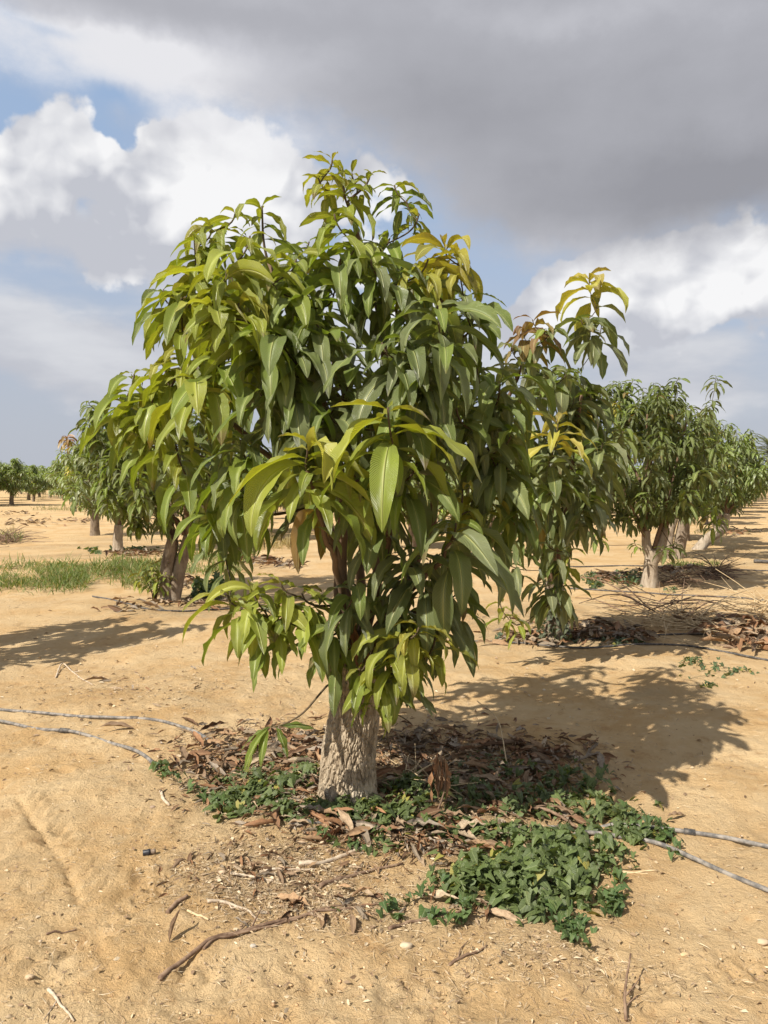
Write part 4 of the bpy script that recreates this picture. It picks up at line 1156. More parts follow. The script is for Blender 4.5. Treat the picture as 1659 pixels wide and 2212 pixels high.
vine_patch('creeping_vine', 'thick bright green mound of arrow-leaved creeper in front of the tree at right', [
    (1130, 1900, 180, 75, 1250, .13), (1060, 1900, 120, 50, 520, .08), (1240, 1860, 130, 55, 520, .10), (1190, 1830, 130, 40, 330, .09), (1150, 1960, 110, 35, 300, .07), (1260, 1930, 70, 45, 200, .08), (990, 1920, 60, 35, 150, .06)], vr,
    (.078, .112, .036), (.138, .184, .058), (.030, .066))
vine_patch('creeping_vine', 'loose trailing end of the creeper reaching out over bare sand', [(1240, 2015, 42, 28, 80, .03), (1325, 1960, 16, 30, 40, .09), (1440, 1810, 25, 25, 50, .03), (1010, 1985, 20, 14, 10, .04), (860, 1990, 22, 10, 8, .03), (930, 1985, 40, 12, 12, .03), (720, 1965, 14, 8, 5, .02)], vr, (.052, .1, .03), (.1, .16, .045), (.035, .06), runners=[[(1230, 1960), (1250, 2000), (1240, 2035), (1270, 2060)], [(1180, 1950), (1200, 1995), (1225, 2040)], [(1320, 1880), (1345, 1930), (1320, 1990)], [(1350, 1800), (1410, 1800), (1460, 1830), (1450, 1860)], [(960, 1900), (920, 1940), (860, 1970), (820, 1965)],
    [(1000, 1950), (1005, 1990), (960, 2000)], [(440, 1720), (380, 1690), (340, 1660)], [(500, 1760), (470, 1740), (430, 1730)], [(660, 1780), (720, 1830), (800, 1840)], [(1350, 1760), (1400, 1780), (1440, 1800)]])
vine_patch('low_weeds', 'small grey green weed patch on open sand at right', [(1530, 1450, 95, 22, 240, .04), (1500, 1430, 40, 12, 60, .05), (1530, 1480, 25, 10, 30, .03)], vr, (.06, .095, .04), (.10, .15, .065), (.025, .045))
vine_patch('low_weeds', 'green weeds around the foot of the whitewashed tree', [(1280, 1255, 26, 18, 160, .14), (1350, 1255, 50, 22, 260, .16), (1290, 1268, 30, 8, 90, .08), (1445, 1275, 20, 6, 30, .04)], vr, (.055, .09, .045), (.095, .14, .06), (.04, .08))
vine_patch('low_weeds', 'dusty weeds at the foot of the vine-wrapped tree', [(1195, 1370, 36, 22, 200, .12), (1290, 1385, 70, 14, 140, .06), (1090, 1375, 30, 10, 60, .06), (1360, 1390, 40, 7, 60, .05)], vr, (.05, .08, .045), (.085, .12, .06), (.035, .07))
vine_patch('low_weeds', 'creeping green weeds at the foot of the two-trunked tree', [(430, 1285, 55, 16, 460, .26), (470, 1275, 30, 14, 220, .34), (350, 1280, 30, 12, 120, .14)], vr, (.05, .085, .03), (.09, .14, .04), (.05, .10))
vine_patch('low_weeds', 'low weeds around the straight pale trunk at left', [(230, 1190, 55, 9, 240, .12), (300, 1188, 45, 6, 130, .10), (540, 1150, 60, 8, 130, .1)], vr, (.05, .08, .03), (.09, .14, .045), (.06, .12))
# creeper climbing the trunk behind
def climber():
    rng = np.random.default_rng(33)
    mb = MB(); n = 260
    a = rng.uniform(3.14, 6.28, n); z = rng.uniform(0, .5, n); r = .12 + rng.uniform(0, .05, n)
    P = np.stack([bC[0] + np.cos(a) * r, bC[1] + np.sin(a) * r, bC[2] + z], 1)
    f = rng.uniform(0, 1, (n, 1))
    vine_leaves(mb, P, rng.uniform(.03, .055, n), rng, None, np.array([.06, .075, .045]) * (1 - f) + np.array([.12, .13, .09]) * f)
    for k in range(9):
        a0 = rng.uniform(3.2, 6.2); zz = np.linspace(-.02, .55, 12); aa = a0 + np.cumsum(rng.normal(0, .16, 12))
        tube(mb, np.stack([bC[0] + np.cos(aa) * .12, bC[1] + np.sin(aa) * .12, bC[2] + zz], 1), .003, 4, col=(.13, .10, .07))
    o = mb.build('climbing_vine', M_VINE, loc=bC)
    tag(o, 'dusty dry vine climbing the trunk of the tree behind at right', 'vine')
climber()
def sapling(base, label, seed, h=.45, n=5, L=.13, age=.35):
    rng = np.random.default_rng(seed)
    root = empty('mango_sucker', base, label, 'sapling')
    st = MB(); rs = []
    for k in range(n):
        tip = np.array([rng.normal(0, .16), rng.normal(0, .12), h * rng.uniform(.5, 1.1)])
        P = smooth_path([(rng.normal(0, .02), 0, -.02), tip * .5 + np.array([0, 0, .04]), tip], 8)
        tube(st, P, np.linspace(.007, .003, 8), 5)
        rs.append(ros(tip, 10, L, age + rng.normal(0, .15), .3, .16))
    st.build('stem', M_SHOOT, root)
    mb = MB(); rosette_leaves(mb, rs, 6, 4, rng, .3)
    mb.build('foliage', M_LEAF, root)
sapling(gnd(335, 1300), 'young yellow green sucker shoots beside the two-trunked tree', 61, .62, 9, .22, .42)
def grass():
    rng = np.random.default_rng(15)
    def blades(name, label, blobs, hh, colA, colB):
        B = []
        for (X, Y, rx, ry, n) in blobs:
            X_ = X + rng.uniform(-1, 1, n) * rx; Y_ = Y + rng.normal(0, .5, n) * ry
            k = fbm2(X_ / 13, Y_ / 5, 3, 8) > -.12
            B.append(gnds(X_[k], Y_[k]))
        B = np.concatenate(B); n = len(B)
        f = rng.uniform(0, 1, (n, 1)) ** 1.3
        col = np.array(colA) * (1 - f) + np.array(colB) * f
        dryb = rng.random(n) < .12
        col[dryb] = np.array([.42, .33, .19]) * rng.uniform(.7, 1.1, (dryb.sum(), 1))
        hh = hh * np.clip(.85 + 1.1 * fbm2(B[:, 0] / .5, B[:, 1] / .7, 2, 13), .25, 1.7)
        mb = MB()
        V, Fc, U, Cc = leaf_patch(B, rng.uniform(0, 6.28, n), rng.uniform(.7, 1.5, n), rng.uniform(-.3, 1.2, n), rng.uniform(.5, 1.1, n) * hh, rng.uniform(.008, .016, n), col, 4, 1, rng, petiole=0)
        mb.push(V, [Fc], U, Cc)
        o = mb.build(name, M_GRASS)
        tag(o, label, 'grass', kind='stuff')
    blades('grass', 'wispy green grass strip across the sand at left', [(60, 1262, 130, 18, 2600), (200, 1240, 120, 20, 2600), (300, 1225, 60, 14, 1500), (120, 1228, 120, 10, 900), (300, 1262, 40, 12, 500), (430, 1232, 90, 12, 1500)], .25, (.085, .135, .035), (.20, .23, .09))
    blades('grass', 'low green grass on the bank beyond the two-trunked tree', [(480, 1205, 70, 10, 1500), (520, 1190, 40, 8, 700)], .20, (.07, .13, .03), (.18, .2, .08))
    blades('grass', 'straw brown dry grass tuft seen through the gap under the big tree', [(600, 1180, 50, 12, 800), (570, 1165, 40, 10, 300)], .4, (.26, .19, .10), (.40, .31, .18))
    blades('grass', 'short green grass behind the whitewashed tree', [(1500, 1222, 60, 5, 700), (1560, 1150, 60, 5, 400)], .14, (.10, .15, .04), (.2, .22, .08))
    blades('grass', 'distant green weeds on the open strip at left', [(120, 1100, 50, 6, 500), (60, 1075, 40, 8, 500), (15, 1165, 30, 12, 400)], .4, (.07, .10, .035), (.16, .17, .08))
grass()

# ------------------------------------------------------------------ fallen leaves
DRYC = np.array([[.34, .18, .09], [.44, .28, .155], [.22, .125, .07], [.50, .37, .24], [.31, .21, .13], [.38, .20, .10], [.56, .44, .30], [.42, .35, .27], [.33, .27, .20]])
def dry_leaves(mb, P, rng, Lr=(.12, .26), dark=1.0, S=8, C=4):
    n = len(P)
    L = rng.uniform(Lr[0] ** .5, Lr[1] ** .5, n) ** 2
    V, Fc, U, Cc = leaf_patch(P, rng.uniform(0, 6.283, n), rng.uniform(-.1, .5, n), rng.uniform(-.6, .35, n), L, L * rng.uniform(.2, .3, n), DRYC[rng.integers(0, len(DRYC), n)] * rng.uniform(.65, .95, (n, 1)) * dark,
                              S, C, rng, rng.uniform(.2, 1.2, n), wave=.25, roll=.7, twist=.9, sweep=.5)
    # rest every leaf on the ground: lift by its lowest point below the sand
    V = V.reshape(n, -1, 3)
    low = (V[..., 2] - H(V[..., 0], V[..., 1])).min(1)
    V[..., 2] += (np.clip(.004 - low, 0, None) - np.clip(low - .05, 0, None))[:, None]
    mb.push(V.reshape(-1, 3), [Fc], U, Cc)
def litter(name, label, blobs, rng, Lr=(.12, .26), lift=.035, dark=1.0, S=8, C=4):
    mb = MB(); Ps = []
    for (X, Y, rx, ry, n) in blobs:
        u = rng.normal(0, .5, (n, 2))
        P = gnds(X + u[:, 0] * rx, Y + u[:, 1] * ry)
        P[:, 2] += rng.uniform(0, lift, n)
        Ps.append(P)
    dry_leaves(mb, np.concatenate(Ps), rng, Lr, dark, S, C)
    o = mb.build(name, M_DRY)
    tag(o, label, 'leaf litter', kind='stuff')
lr = np.random.default_rng(16)
litter('leaf_litter', 'deep brown dry leaf litter around the trunk of the big tree', [
    (560, 1600, 130, 40, 70), (640, 1640, 110, 55, 70), (450, 1655, 110, 40, 50), (900, 1600, 150, 40, 45), (1060, 1620, 190, 40, 90), (1190, 1630, 120, 24, 80), (1050, 1690, 180, 50, 70), (900, 1690, 130, 50, 60), (640, 1750, 150, 36, 26),
    (950, 1790, 130, 30, 60), (800, 1800, 120, 20, 36), (1150, 1760, 110, 30, 30), (720, 1700, 60, 30, 34), (1010, 1830, 80, 20, 22)], lr, (.07, .20), .02)
litter('leaf_litter', 'fine broken brown leaf bits between the larger dry leaves', [(560, 1630, 200, 64, 1500), (900, 1620, 260, 64, 1700), (1100, 1680, 210, 60, 1300), (640, 1720, 230, 50, 1100), (850, 1800, 260, 44, 900), (560, 1880, 200, 60, 130)], lr, (.018, .075), .012, 1.1, 4, 2)
litter('leaf_litter', 'scattered leaf crumbs on the sand in front of the tree', [(700, 1960, 200, 40, 40), (1040, 1965, 120, 25, 30), (600, 1880, 200, 60, 30), (900, 1850, 150, 30, 30), (300, 1480, 260, 50, 24)], lr, (.04, .11), .005)
litter('leaf_litter', 'brown leaf heap in the shade behind the big tree', [(1260, 1370, 120, 22, 150), (1150, 1385, 80, 12, 60), (1350, 1380, 60, 10, 40)], lr, (.14, .28), .06, .9, 6, 2)
litter('leaf_litter', 'bleached dry leaves heaped at the right edge', [(1620, 1385, 50, 22, 110), (1560, 1360, 60, 20, 50)], lr, (.2, .38), .12, 1.1, 6, 2)
litter('leaf_litter', 'brown leaf litter by the foot of the two-trunked tree', [(430, 1304, 90, 12, 50), (300, 1312, 100, 10, 26), (395, 1262, 16, 14, 30)], lr, (.14, .28), .05, .9, 6, 2)
litter('leaf_litter', 'patches of brown litter on the ground further back', [(290, 1200, 60, 8, 90), (560, 1215, 50, 8, 70), (620, 1222, 40, 5, 40), (1320, 1252, 40, 10, 70), (1590, 1150, 50, 8, 60), (60, 1130, 70, 8, 60), (40, 1110, 60, 6, 40), (160, 1125, 60, 5, 40), (1450, 1235, 60, 6, 40)], lr, (.16, .34), .08, .9, 5, 2)
# single dry leaves lying apart
def fallen(X, Y, label, L, az, stand=0.0, tone=1, fold=.6):
    rng = np.random.default_rng(int(X * 7 + Y))
    p = gnd(X, Y)
    mb = MB()
    V, Fc, U, Cc = leaf_patch(p[None], np.array([az]), np.array([.15 + stand]), np.array([-.35 + stand * .8]), np.array([L]), np.array([L * .27]), DRYC[[tone]], 10, 4, rng, np.array([fold]), wave=.15, roll=.3, twist=.5)
    low = (V[:, 2] - H(V[:, 0], V[:, 1])).min()
    V[:, 2] += .003 - min(low, 0.003) if low < .003 else 0
    mb.push(V, [Fc], U, Cc)
    o = mb.build('fallen_leaf', M_DRY, loc=p)
    tag(o, label, 'dry leaf', 'dry leaves lying apart on the sand')
fallen(366, 2040, 'folded brown dry leaf standing up beside the long curved stick', .12, 1.4, .9, 4, 1.1)
fallen(1045, 1975, 'curled tan dry leaf at the lower left of the vine mound', .16, -.4, .1, 3, .8)
fallen(990, 1960, 'pale dry leaf at the left corner of the vine mound', .17, 2.9, .05, 6, .4)
fallen(670, 1960, 'light brown dry leaf above the long curved stick', .18, 2.6, .1, 1, .4)
fallen(1090, 1810, 'orange brown dry leaf lying on top of the vine mound', .19, -.5, .12, 1, .3)
fallen(790, 1755, 'rusty dry leaf standing on edge before the trunk', .16, -1.0, .5, 5, .8)
fallen(1440, 1775, 'small grey dry leaf between the two hoses at right', .12, .3, .05, 4, .7)
fallen(620, 1790, 'small dry leaf in front of the left vine', .12, .5, .0, 3, .7)
fallen(170, 1590, 'tan dry leaf leaning on the lower left hose', .08, 1.3, .6, 3, .6)
fallen(215, 1585, 'dark dry leaf lying between the two left hoses', .22, .2, .05, 4, .9)
fallen(180, 1478, 'curled dark leaf lying on the open sand upper left', .2, .3, .15, 4, .9)
fallen(235, 1492, 'small green leaf fallen on the sand at left', .12, .1, .05, 3, .4)
# the upright bunch of withered leaves right of the trunk
def bunch():
    rng = np.random.default_rng(44)
    p = gnd(935, 1765)
    root = empty('withered_leaf_bunch', p, 'upright bunch of shrivelled brown leaves hanging from a dead stem right of the trunk', 'dead leaves')
    top = pt(950, 1640, p[1]) - p
    st = MB(); tube(st, smooth_path([(0.0, 0, -.03), top * .5 + np.array([.04, .0, 0]), top + np.array([0, 0, .02])], 8), np.linspace(.006, .004, 8), 6)
    st.build('stem', M_STICK, root)
    mb = MB(); n = 13
    bs = top[None] + rng.normal(0, .016, (n, 3))
    V, Fc, U, Cc = leaf_patch(bs, rng.uniform(0, 6.28, n), rng.uniform(-1.5, -1.3, n), np.full(n, -1.6), rng.uniform(.14, .24, n), rng.uniform(.03, .055, n), DRYC[rng.choice([0, 1, 4, 5], n)], 10, 4, rng, rng.uniform(.7, 1.2, n), wave=.3, roll=.6, twist=.6)
    mb.push(V, [Fc], U, Cc)
    mb.build('leaf', M_DRY, root)
bunch()

# ------------------------------------------------------------------ sticks
def on_ground(pts, n=14, lift=0.0, r=.008):
    """a path of pixels laid on the sand; third number lifts it"""
    P = []
    for q_ in pts:
        p = gnd(q_[0], q_[1])
        if len(q_) > 2: p[2] += q_[2]
        P.append(p)
    P = smooth_path(P, n)
    g = H(P[:, 0], P[:, 1]) + np.maximum(Hfine(P[:, 0], P[:, 1]), 0)
    P[:, 2] = np.maximum(P[:, 2], g + r * .6 + lift)
    return P
def stick(label, pts, r0, r1, mat, sides=7, side_twigs=0, seed=0, cat='stick', name='stick'):
    P = on_ground(pts, 18, 0, r0)
    rng = np.random.default_rng(seed + 900)
    P[1:-1] += rng.normal(0, .10 * r0, (16, 3))
    mb = MB()
    tube(mb, P, np.linspace(r0, r1, len(P)), sides, rough=.16, seed=seed)
    for k in range(side_twigs):
        i = rng.integers(4, 15); a = P[i]
        v = (P[i + 1] - P[i - 1]); v /= np.linalg.norm(v)
        w = np.cross(v, [0, 0, 1]) * rng.choice([-1, 1])
        e = a + v * rng.uniform(.04, .1) + w * rng.uniform(.03, .07) + np.array([0, 0, rng.uniform(0, .03)])
        e[2] = max(e[2], float(H(e[0], e[1])) + .003)
        tube(mb, smooth_path([a, (a + e) / 2 + rng.normal(0, .006, 3), e], 6), np.linspace(r1, r1 * .5, 6), 5)
    o = mb.build(name, mat, loc=P[0])
    tag(o, label, cat, 'dead sticks lying on the sand')
stick('long curved dark brown stick lying nearest the camera', [(345, 2120), (400, 2075), (470, 2030), (560, 2005), (660, 1980), (760, 1965), (850, 1948)], .009, .004, M_STICK, side_twigs=3, seed=1)
stick('thinner dark stick lying along the long curved one', [(440, 2055), (475, 2030), (600, 2000), (700, 1965), (770, 1955)], .006, .003, M_STICK, seed=2)
stick('short dark stick left of the pale crooked one', [(362, 1975), (380, 1955), (405, 1942)], .009, .007, M_STICK, seed=3)
stick('pale crooked stick with a forked end', [(448, 1952), (480, 1950), (515, 1962), (540, 1972), (556, 1990)], .007, .004, M_STICKP, side_twigs=1, seed=4)
stick('short pale split stick below the crooked one', [(405, 1968), (425, 1978), (450, 1990)], .005, .004, M_STRAW, seed=5)
stick('thick brown stick in front of the trunk', [(690, 1918), (740, 1900), (800, 1885), (870, 1868)], .010, .005, M_STICK, side_twigs=2, seed=6)
stick('bent grey stick at the foot of the litter', [(645, 1868), (690, 1868), (730, 1855), (780, 1836), (800, 1832)], .011, .007, M_STICKP, seed=7)
stick('straight pale stick slanting towards the trunk', [(498, 1888), (540, 1896), (590, 1905)], .007, .005, M_STICKP, seed=8)
stick('bleached stick crossing the litter below the trunk', [(560, 1885), (620, 1880), (680, 1880)], .006, .004, M_STICKP, seed=9)
stick('short reddish stick right of the long curved one', [(970, 2088), (1005, 2070), (1052, 2045)], .006, .003, M_STICK, side_twigs=1, seed=10)
stick('brown stick left of the vine mound running up to the leaves', [(840, 2010), (880, 1995), (940, 1985), (1000, 1975)], .007, .004, M_STICK, seed=11)
stick('dark forked twig poking up at the bottom edge', [(1352, 2205), (1350, 2160, .03), (1362, 2110, .08)], .006, .003, M_STICK, side_twigs=2, seed=12)
stick('pale twig at the lower left corner', [(105, 2140), (125, 2165), (160, 2210)], .006, .003, M_STICKP, side_twigs=1, seed=13)
stick('thin grey twig on bare sand at left', [(100, 2022), (130, 2018), (165, 2010)], .004, .003, M_STICK, seed=14)
stick('short fat stick beside the left vine', [(347, 1712), (354, 1730), (366, 1742)], .008, .007, M_STICKP, seed=15)
stick('bundle of pale straw stalks right of the vine mound', [(1210, 1897), (1300, 1890), (1420, 1882)], .006, .004, M_STRAW, side_twigs=1, seed=16)
stick('thin straw stalk beside the pale straw bundle', [(1230, 1882), (1310, 1880), (1400, 1888)], .004, .003, M_STRAW, seed=17)
stick('dry stalk arching out of the litter right of the trunk', [(1095, 1650), (1075, 1610, .16), (1030, 1585, .22)], .004, .003, M_STRAW, seed=18)
stick('crooked dry vine stem upper left on the sand', [(120, 1465), (135, 1440, .03), (160, 1455), (200, 1480)], .007, .004, M_STICKP, side_twigs=1, seed=19)
stick('brown branch lying across the litter at right', [(1090, 1740), (1140, 1755, .03), (1200, 1770, .03), (1260, 1800)], .011, .007, M_STICK, side_twigs=2, seed=20)
stick('dead twig leaning through the litter right of the trunk', [(905, 1740), (880, 1690, .1), (850, 1650, .16)], .005, .003, M_STICK, seed=21)
stick('pale stalk leaning away from the trunk at right', [(850, 1730), (900, 1690, .05), (960, 1660, .06)], .005, .003, M_STRAW, seed=22)

# brush heaps
def brush(name, label, X, Y, rx, ry, n, h, L, mat, seed, r=.006):
    rng = np.random.default_rng(seed)
    mb = MB()
    for k in range(n):
        u = rng.normal(0, .45, 2)
        p = gnd(X + u[0] * rx, Y + u[1] * ry)
        a = rng.uniform(0, 6.28); l = L * rng.uniform(.5, 1.2)
        z0 = rng.uniform(0, h * max(.1, 1 - u @ u))
        e = p + np.array([math.cos(a) * l, math.sin(a) * l, z0 * rng.uniform(.2, 1.6)])
        p[2] += z0 * .4
        e[2] = max(e[2], float(H(e[0], e[1])) + r)
        mid = (p + e) / 2 + np.array([0, 0, rng.uniform(0, .1) * l]) + rng.normal(0, .04 * l, 3)
        P = smooth_path([p, mid, e], 7)
        P[:, 2] = np.maximum(P[:, 2], H(P[:, 0], P[:, 1]) + r * .5)
        tube(mb, P, np.linspace(r, r * .4, 7) * rng.uniform(.6, 1.3), 5)
    c = gnd(X, Y)
    o = mb.build(name, mat, loc=c)
    tag(o, label, 'brush heap')
brush('brush_heap', 'straw coloured heap of dead branches in the shade at right', 1480, 1350, 110, 26, 120, .35, .9, M_STRAW, 51)
brush('brush_heap', 'dark dead branches standing out of the pale brush heap', 1430, 1330, 90, 20, 30, .7, 1.0, M_STICK, 52, .009)
brush('brush_heap', 'small dark pile of roots on the sand behind the brush heap', 1545, 1245, 26, 8, 90, .45, .45, M_STICK, 53, .009)
brush('brush_heap', 'thin brown twigs beside the whitewashed trunk', 1460, 1260, 45, 10, 60, .3, .7, M_STICK, 54)
brush('brush_heap', 'pale dry branch tangle at the right edge', 1640, 1330, 30, 24, 60, .5, .8, M_STRAW, 55, .007)
brush('brush_heap', 'low grey brush pile at the left edge far back', 15, 1170, 40, 8, 90, .4, .8, M_STICK, 56, .01)
brush('brush_heap', 'thin dead stems and stalks tangled right of the trunk', 900, 1690, 60, 30, 34, .16, .3, M_STRAW, 57, .0035)

# ------------------------------------------------------------------ irrigation hoses
def hose(label, pts, r, mat, lift=0.0, joints=(), bury=()):
    P = on_ground(pts, 160, lift, r)
    P[:, 2] = np.convolve(np.pad(P[:, 2], 10, mode='edge'), np.ones(21) / 21, 'valid') + r * .3
    for a_, b_ in bury:
        xa, xb = gnd(*a_)[0], gnd(*b_)[0]
        P[:, 2] -= .034 * np.clip((P[:, 0] - xa) / .10, 0, 1) * np.clip((xb - P[:, 0]) / .10, 0, 1)
    mb = MB(); tube(mb, P, r, 10)
    o = mb.build('irrigation_hose', mat, loc=P[0])
    tag(o, label, 'hose', 'irrigation hoses along the tree rows')
    for i in joints:
        jb = MB(); tube(jb, P[i:i + 3] - P[0], r * 1.5, 10); jb.build('coupling', M_HOSED, o)
hose('grey hose, upper of two at left, running behind the trunk to the right edge', [(-80, 1530), (0, 1535), (90, 1543), (180, 1551), (280, 1552), (350, 1560), (420, 1585), (480, 1616), (580, 1660), (700, 1690), (900, 1735), (1100, 1768), (1320, 1785), (1420, 1795), (1540, 1812), (1659, 1834), (1760, 1850)], .0105, M_HOSE, joints=(40, 134), bury=[((470, 1610), (1330, 1785))])
hose('grey hose, lower of two at left, running in front of the trunk', [(-80, 1550), (0, 1563), (80, 1574), (160, 1586), (240, 1606), (300, 1632), (350, 1665), (440, 1710), (560, 1755), (640, 1775), (760, 1783), (900, 1795), (1080, 1800), (1260, 1806), (1340, 1812), (1420, 1828), (1500, 1862), (1580, 1893), (1659, 1928), (1760, 1970)], .0105, M_HOSE, joints=(22,), bury=[((330, 1655), (640, 1775)), ((800, 1785), (1260, 1806))])
hose('dark hose along the bank by the vine-wrapped tree', [(1000, 1388), (1100, 1390), (1180, 1396), (1280, 1400), (1390, 1394), (1480, 1396), (1560, 1408), (1659, 1428), (1740, 1445)], .010, M_HOSED)
hose('second dark hose above the one on the bank', [(1240, 1388), (1330, 1378), (1430, 1372), (1540, 1372), (1659, 1378), (1760, 1382)], .010, M_HOSED)
hose('thin dark hose in front of the whitewashed tree', [(1230, 1270), (1320, 1278), (1420, 1284), (1540, 1290), (1659, 1300), (1760, 1308)], .012, M_HOSED)
hose('thin dark hose across the sand behind the whitewashed tree', [(1230, 1225), (1320, 1224), (1480, 1226), (1600, 1232), (1659, 1234), (1760, 1238)], .012, M_HOSED)
hose('dark hose on the ground in front of the two-trunked tree', [(200, 1290), (270, 1305), (330, 1318), (400, 1322), (470, 1318), (560, 1310)], .011, M_HOSED)
def pipe():
    a = gnd(1628, 1216); b = gnd(1720, 1220)
    mb = MB(); n = 12
    P = np.linspace(a, b, n); P[:, 2] = H(P[:, 0], P[:, 1]) + .04
    tube(mb, P, .035, 12)
    tag(mb.build('water_pipe', M_HOSED, loc=a), 'short thick dark pipe end on the sand at the right edge', 'pipe')
pipe()
def connector():
    c = gnd(322, 1846)
    root = empty('hose_connector', c, 'small black plastic hose connector lying alone on the sand at left', 'connector')
    d = np.array([.95, .3, .02]); d /= np.linalg.norm(d)
    z = np.array([0, 0, .011])
    body = MB(); P = np.array([-d * .026, -d * .024, -d * .006, -d * .005, d * .004, d * .005]) + z
    tube(body, P, [.0105, .012, .012, .0135, .0135, .011], 16, col=(.025, .027, .035)); body.build('body', M_PLASTIC, root)
    br = MB(); P = np.array([d * .005, d * .018, d * .019, d * .026]) + z
    tube(br, P, [.010, .010, .0115, .0105], 16, col=(.20, .15, .11)); br.build('nozzle', M_PLASTIC, root)
connector()

# ------------------------------------------------------------------ rag at left
def rag(X, Y, label, sx, sy, hz, seed, col):
    c = gnd(X, Y)
    n = 46
    u, v = np.meshgrid(np.linspace(-1, 1, n), np.linspace(-1, 1, n))
    x = u * sx * (1 + .25 * fbm2(v * 1.5, u, 2, seed)); y = v * sy * (1 + .3 * fbm2(u * 1.5, v, 2, seed + 2))
    fall = np.clip(1 - (u ** 2 + v ** 2) * .6, 0, 1)
    z = hz * fall * (.45 + 1.5 * np.abs(fbm2(u * 1.8 + 3, v * 1.8, 3, seed + 4))) 
    gz = H(c[0] + x, c[1] + y) - c[2]
    V = np.stack([x, y, gz + .006 + z], -1)
    mb = MB(); mb.push(V, [grid_faces(1, n - 1, n - 1)], None, col)
    tag(mb.build('rag', M_CLOTH, loc=c), label, 'rag')
rag(168, 1254, 'crumpled off white rag lying by the grass strip at left', .17, .14, .16, 5, (.62, .56, .48))
rag(190, 1222, 'small pale scrap of plastic caught in the grass at left', .07, .05, .16, 15, (.66, .70, .74))

# ------------------------------------------------------------------ straw crumbs, stones
def crumbs():
    rng = np.random.default_rng(71)
    n = 26000
    X = rng.uniform(-80, 1740, n); Y = 1270 + rng.uniform(0, 1, n) ** .85 * 990
    for cx_, cy_, sx_, sy_, m_ in ((590, 1890, 150, 48, 3800), (760, 1960, 130, 28, 1200), (1120, 2010, 170, 40, 1500), (480, 1830, 120, 40, 900), (300, 1480, 170, 40, 1200), (900, 1830, 150, 30, 900)):
        X = np.concatenate([X, rng.normal(cx_, sx_, m_)]); Y = np.concatenate([Y, rng.normal(cy_, sy_, m_)])
    n = len(X)
    dens = .24 + .9 * np.exp(-(((X - 620) / 260) ** 2 + ((Y - 1890) / 90) ** 2)) + .8 * np.exp(-(((X - 760) / 460) ** 2 + ((Y - 1650) / 110) ** 2)) + .35 * np.exp(-(((X - 1150) / 260) ** 2 + ((Y - 2040) / 70) ** 2)) + .4 * np.exp(-(((X - 250) / 260) ** 2 + ((Y - 1480) / 50) ** 2))
    k = rng.uniform(0, 1, n) < dens
    X, Y = X[k], Y[k]; n = len(X)
    P = np.array([flat(a, b) for a, b in zip(X, Y)])
    P[:, 2] = H(P[:, 0], P[:, 1]) + .003
    thin = rng.random(n) < .76
    L = np.where(thin, rng.uniform(.012, .075, n), rng.uniform(.010, .034, n)) * np.clip(P[:, 1] / 4.5, .8, 2.6)
    Wd = np.where(thin, rng.uniform(.0016, .0036, n) * np.clip(P[:, 1] / 4.5, .8, 2.6), L * rng.uniform(.3, .6, n))
    pal = np.array([[.58, .45, .28], [.50, .38, .24], [.36, .25, .155], [.66, .54, .37], [.27, .18, .11]])
    col = pal[rng.integers(0, 5, n)] * rng.uniform(.8, 1.1, (n, 1))
    mb = MB()
    V, Fc, U, Cc = leaf_patch(P, rng.uniform(0, 6.28, n), rng.uniform(-.02, .3, n), rng.uniform(-.35, .1, n), L, Wd, col, 3, 2, rng, rng.uniform(.1, .7, n), wave=.2, petiole=0, sweep=.6, roll=.5)
    V = V.reshape(n, -1, 3)
    low = (V[..., 2] - H(V[..., 0], V[..., 1])).min(1)
    V[..., 2] += np.clip(.004 - low, 0, None)[:, None]
    mb.push(V.reshape(-1, 3), [Fc], U, Cc)
    tag(mb.build('plant_debris', M_BITS), 'straw and leaf crumbs strewn over the sand', 'debris', kind='stuff')
crumbs()
def ico(sub=1):
    import bmesh
    bm = bmesh.new(); bmesh.ops.create_icosphere(bm, subdivisions=sub, radius=1)
    V = np.array([v.co[:] for v in bm.verts]); Fc = np.array([[v.index for v in f.verts] for f in bm.faces]); bm.free()
    return V, Fc
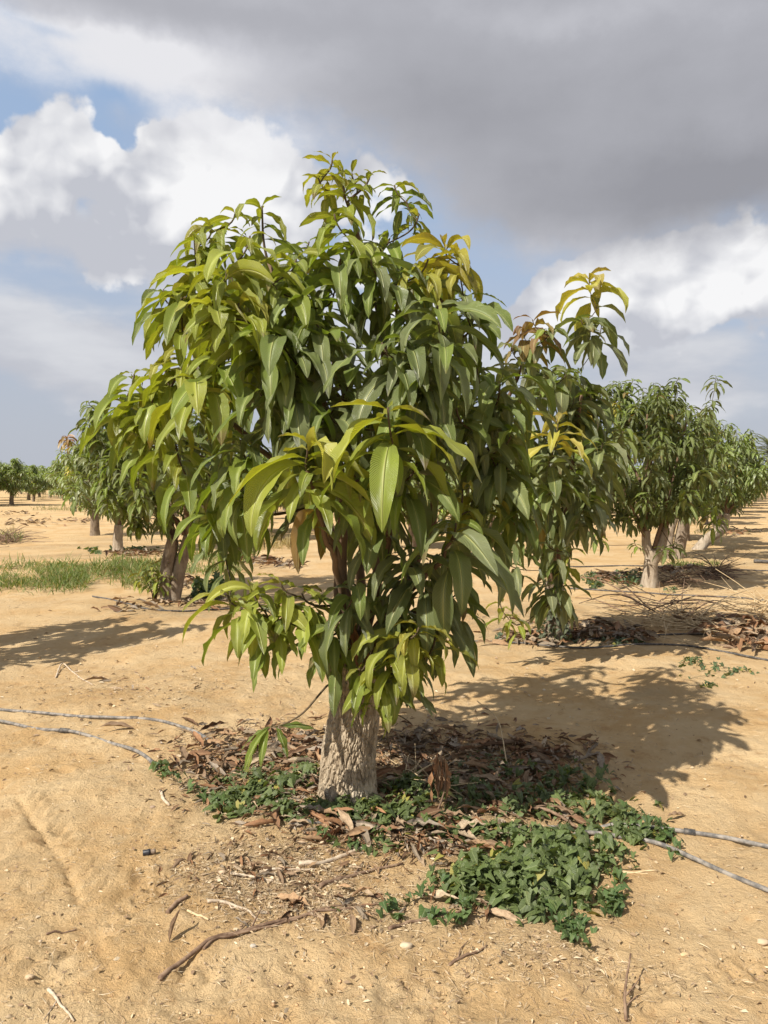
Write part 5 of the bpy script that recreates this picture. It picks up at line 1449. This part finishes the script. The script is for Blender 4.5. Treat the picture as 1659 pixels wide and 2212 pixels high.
def grit():
    rng = np.random.default_rng(72)
    V0, F0 = ico(1)
    n = 2200
    X = rng.uniform(-80, 1740, n); Y = 1380 + rng.uniform(0, 1, n) ** .75 * 900
    P = np.array([flat(a, b) for a, b in zip(X, Y)])
    r = .0018 + .0055 * rng.uniform(0, 1, n) ** 6
    P[:, 2] = H(P[:, 0], P[:, 1]) + r * .4
    sc = rng.uniform(.6, 1.3, (n, 1, 3)) * np.array([1, 1, .7])
    V = P[:, None] + V0[None] * r[:, None, None] * sc * rng.uniform(.85, 1.15, (n, len(V0), 1))
    pal = np.array([[.56, .36, .19], [.62, .45, .28], [.60, .46, .31], [.45, .29, .16], [.58, .4, .22]])
    col = np.repeat(pal[rng.integers(0, 5, n)] * rng.uniform(.85, 1.1, (n, 1)), len(V0), 0)
    mb = MB(); mb.push(V, [(np.arange(n)[:, None, None] * len(V0) + F0).reshape(-1, 3)], None, col)
    tag(mb.build('gravel', M_STONE), 'grit and crumbs of earth over the sand', 'grit', kind='stuff')
grit()
def stone(X, Y, r, label, col=(.52, .39, .25), seed=0):
    V0, F0 = ico(3)
    c = gnd(X, Y)
    nz = 1 + .22 * fbm2(V0[:, 0] * 1.3 + seed, V0[:, 1] * 1.3 + V0[:, 2] * 1.1, 3, seed % 40)
    V = V0 * nz[:, None] * np.array([1.25, .9, .62]) * r
    V[:, 2] += r * .3
    mb = MB(); mb.push(V, [F0], None, col)
    o = mb.build('stone', M_STONE)
    o.location = tuple(c); tag(o, label, 'stone', 'stones lying on the sand')
stone(64, 2112, .012, 'smooth oval pebble at the lower left', seed=1)
stone(98, 2148 - 290, .008, 'small pale pebble beside the tyre groove', seed=2)
stone(1013, 2070 - 130, .018, 'pale stone under the left edge of the vine mound', (.52, .41, .28), 3)
stone(1648, 2038, .017, 'pale flat stone at the right end of the foreground', (.55, .42, .28), 4)
stone(1480, 2105 - 40, .013, 'yellowish pebble in the right foreground', (.56, .40, .22), 5)
stone(878, 2046, .018, 'cream coloured stone right of the long curved stick', (.55, .45, .31), 6)
stone(480, 1843 + 43, .013, 'rounded pale stone among the leaf crumbs', (.54, .41, .28), 7)
stone(547, 2045, .010, 'grey pebble below the long curved stick', (.45, .40, .33), 8)
stone(330, 1780 - 35, .012, 'grey brown stone left of the vine', (.34, .25, .18), 9)
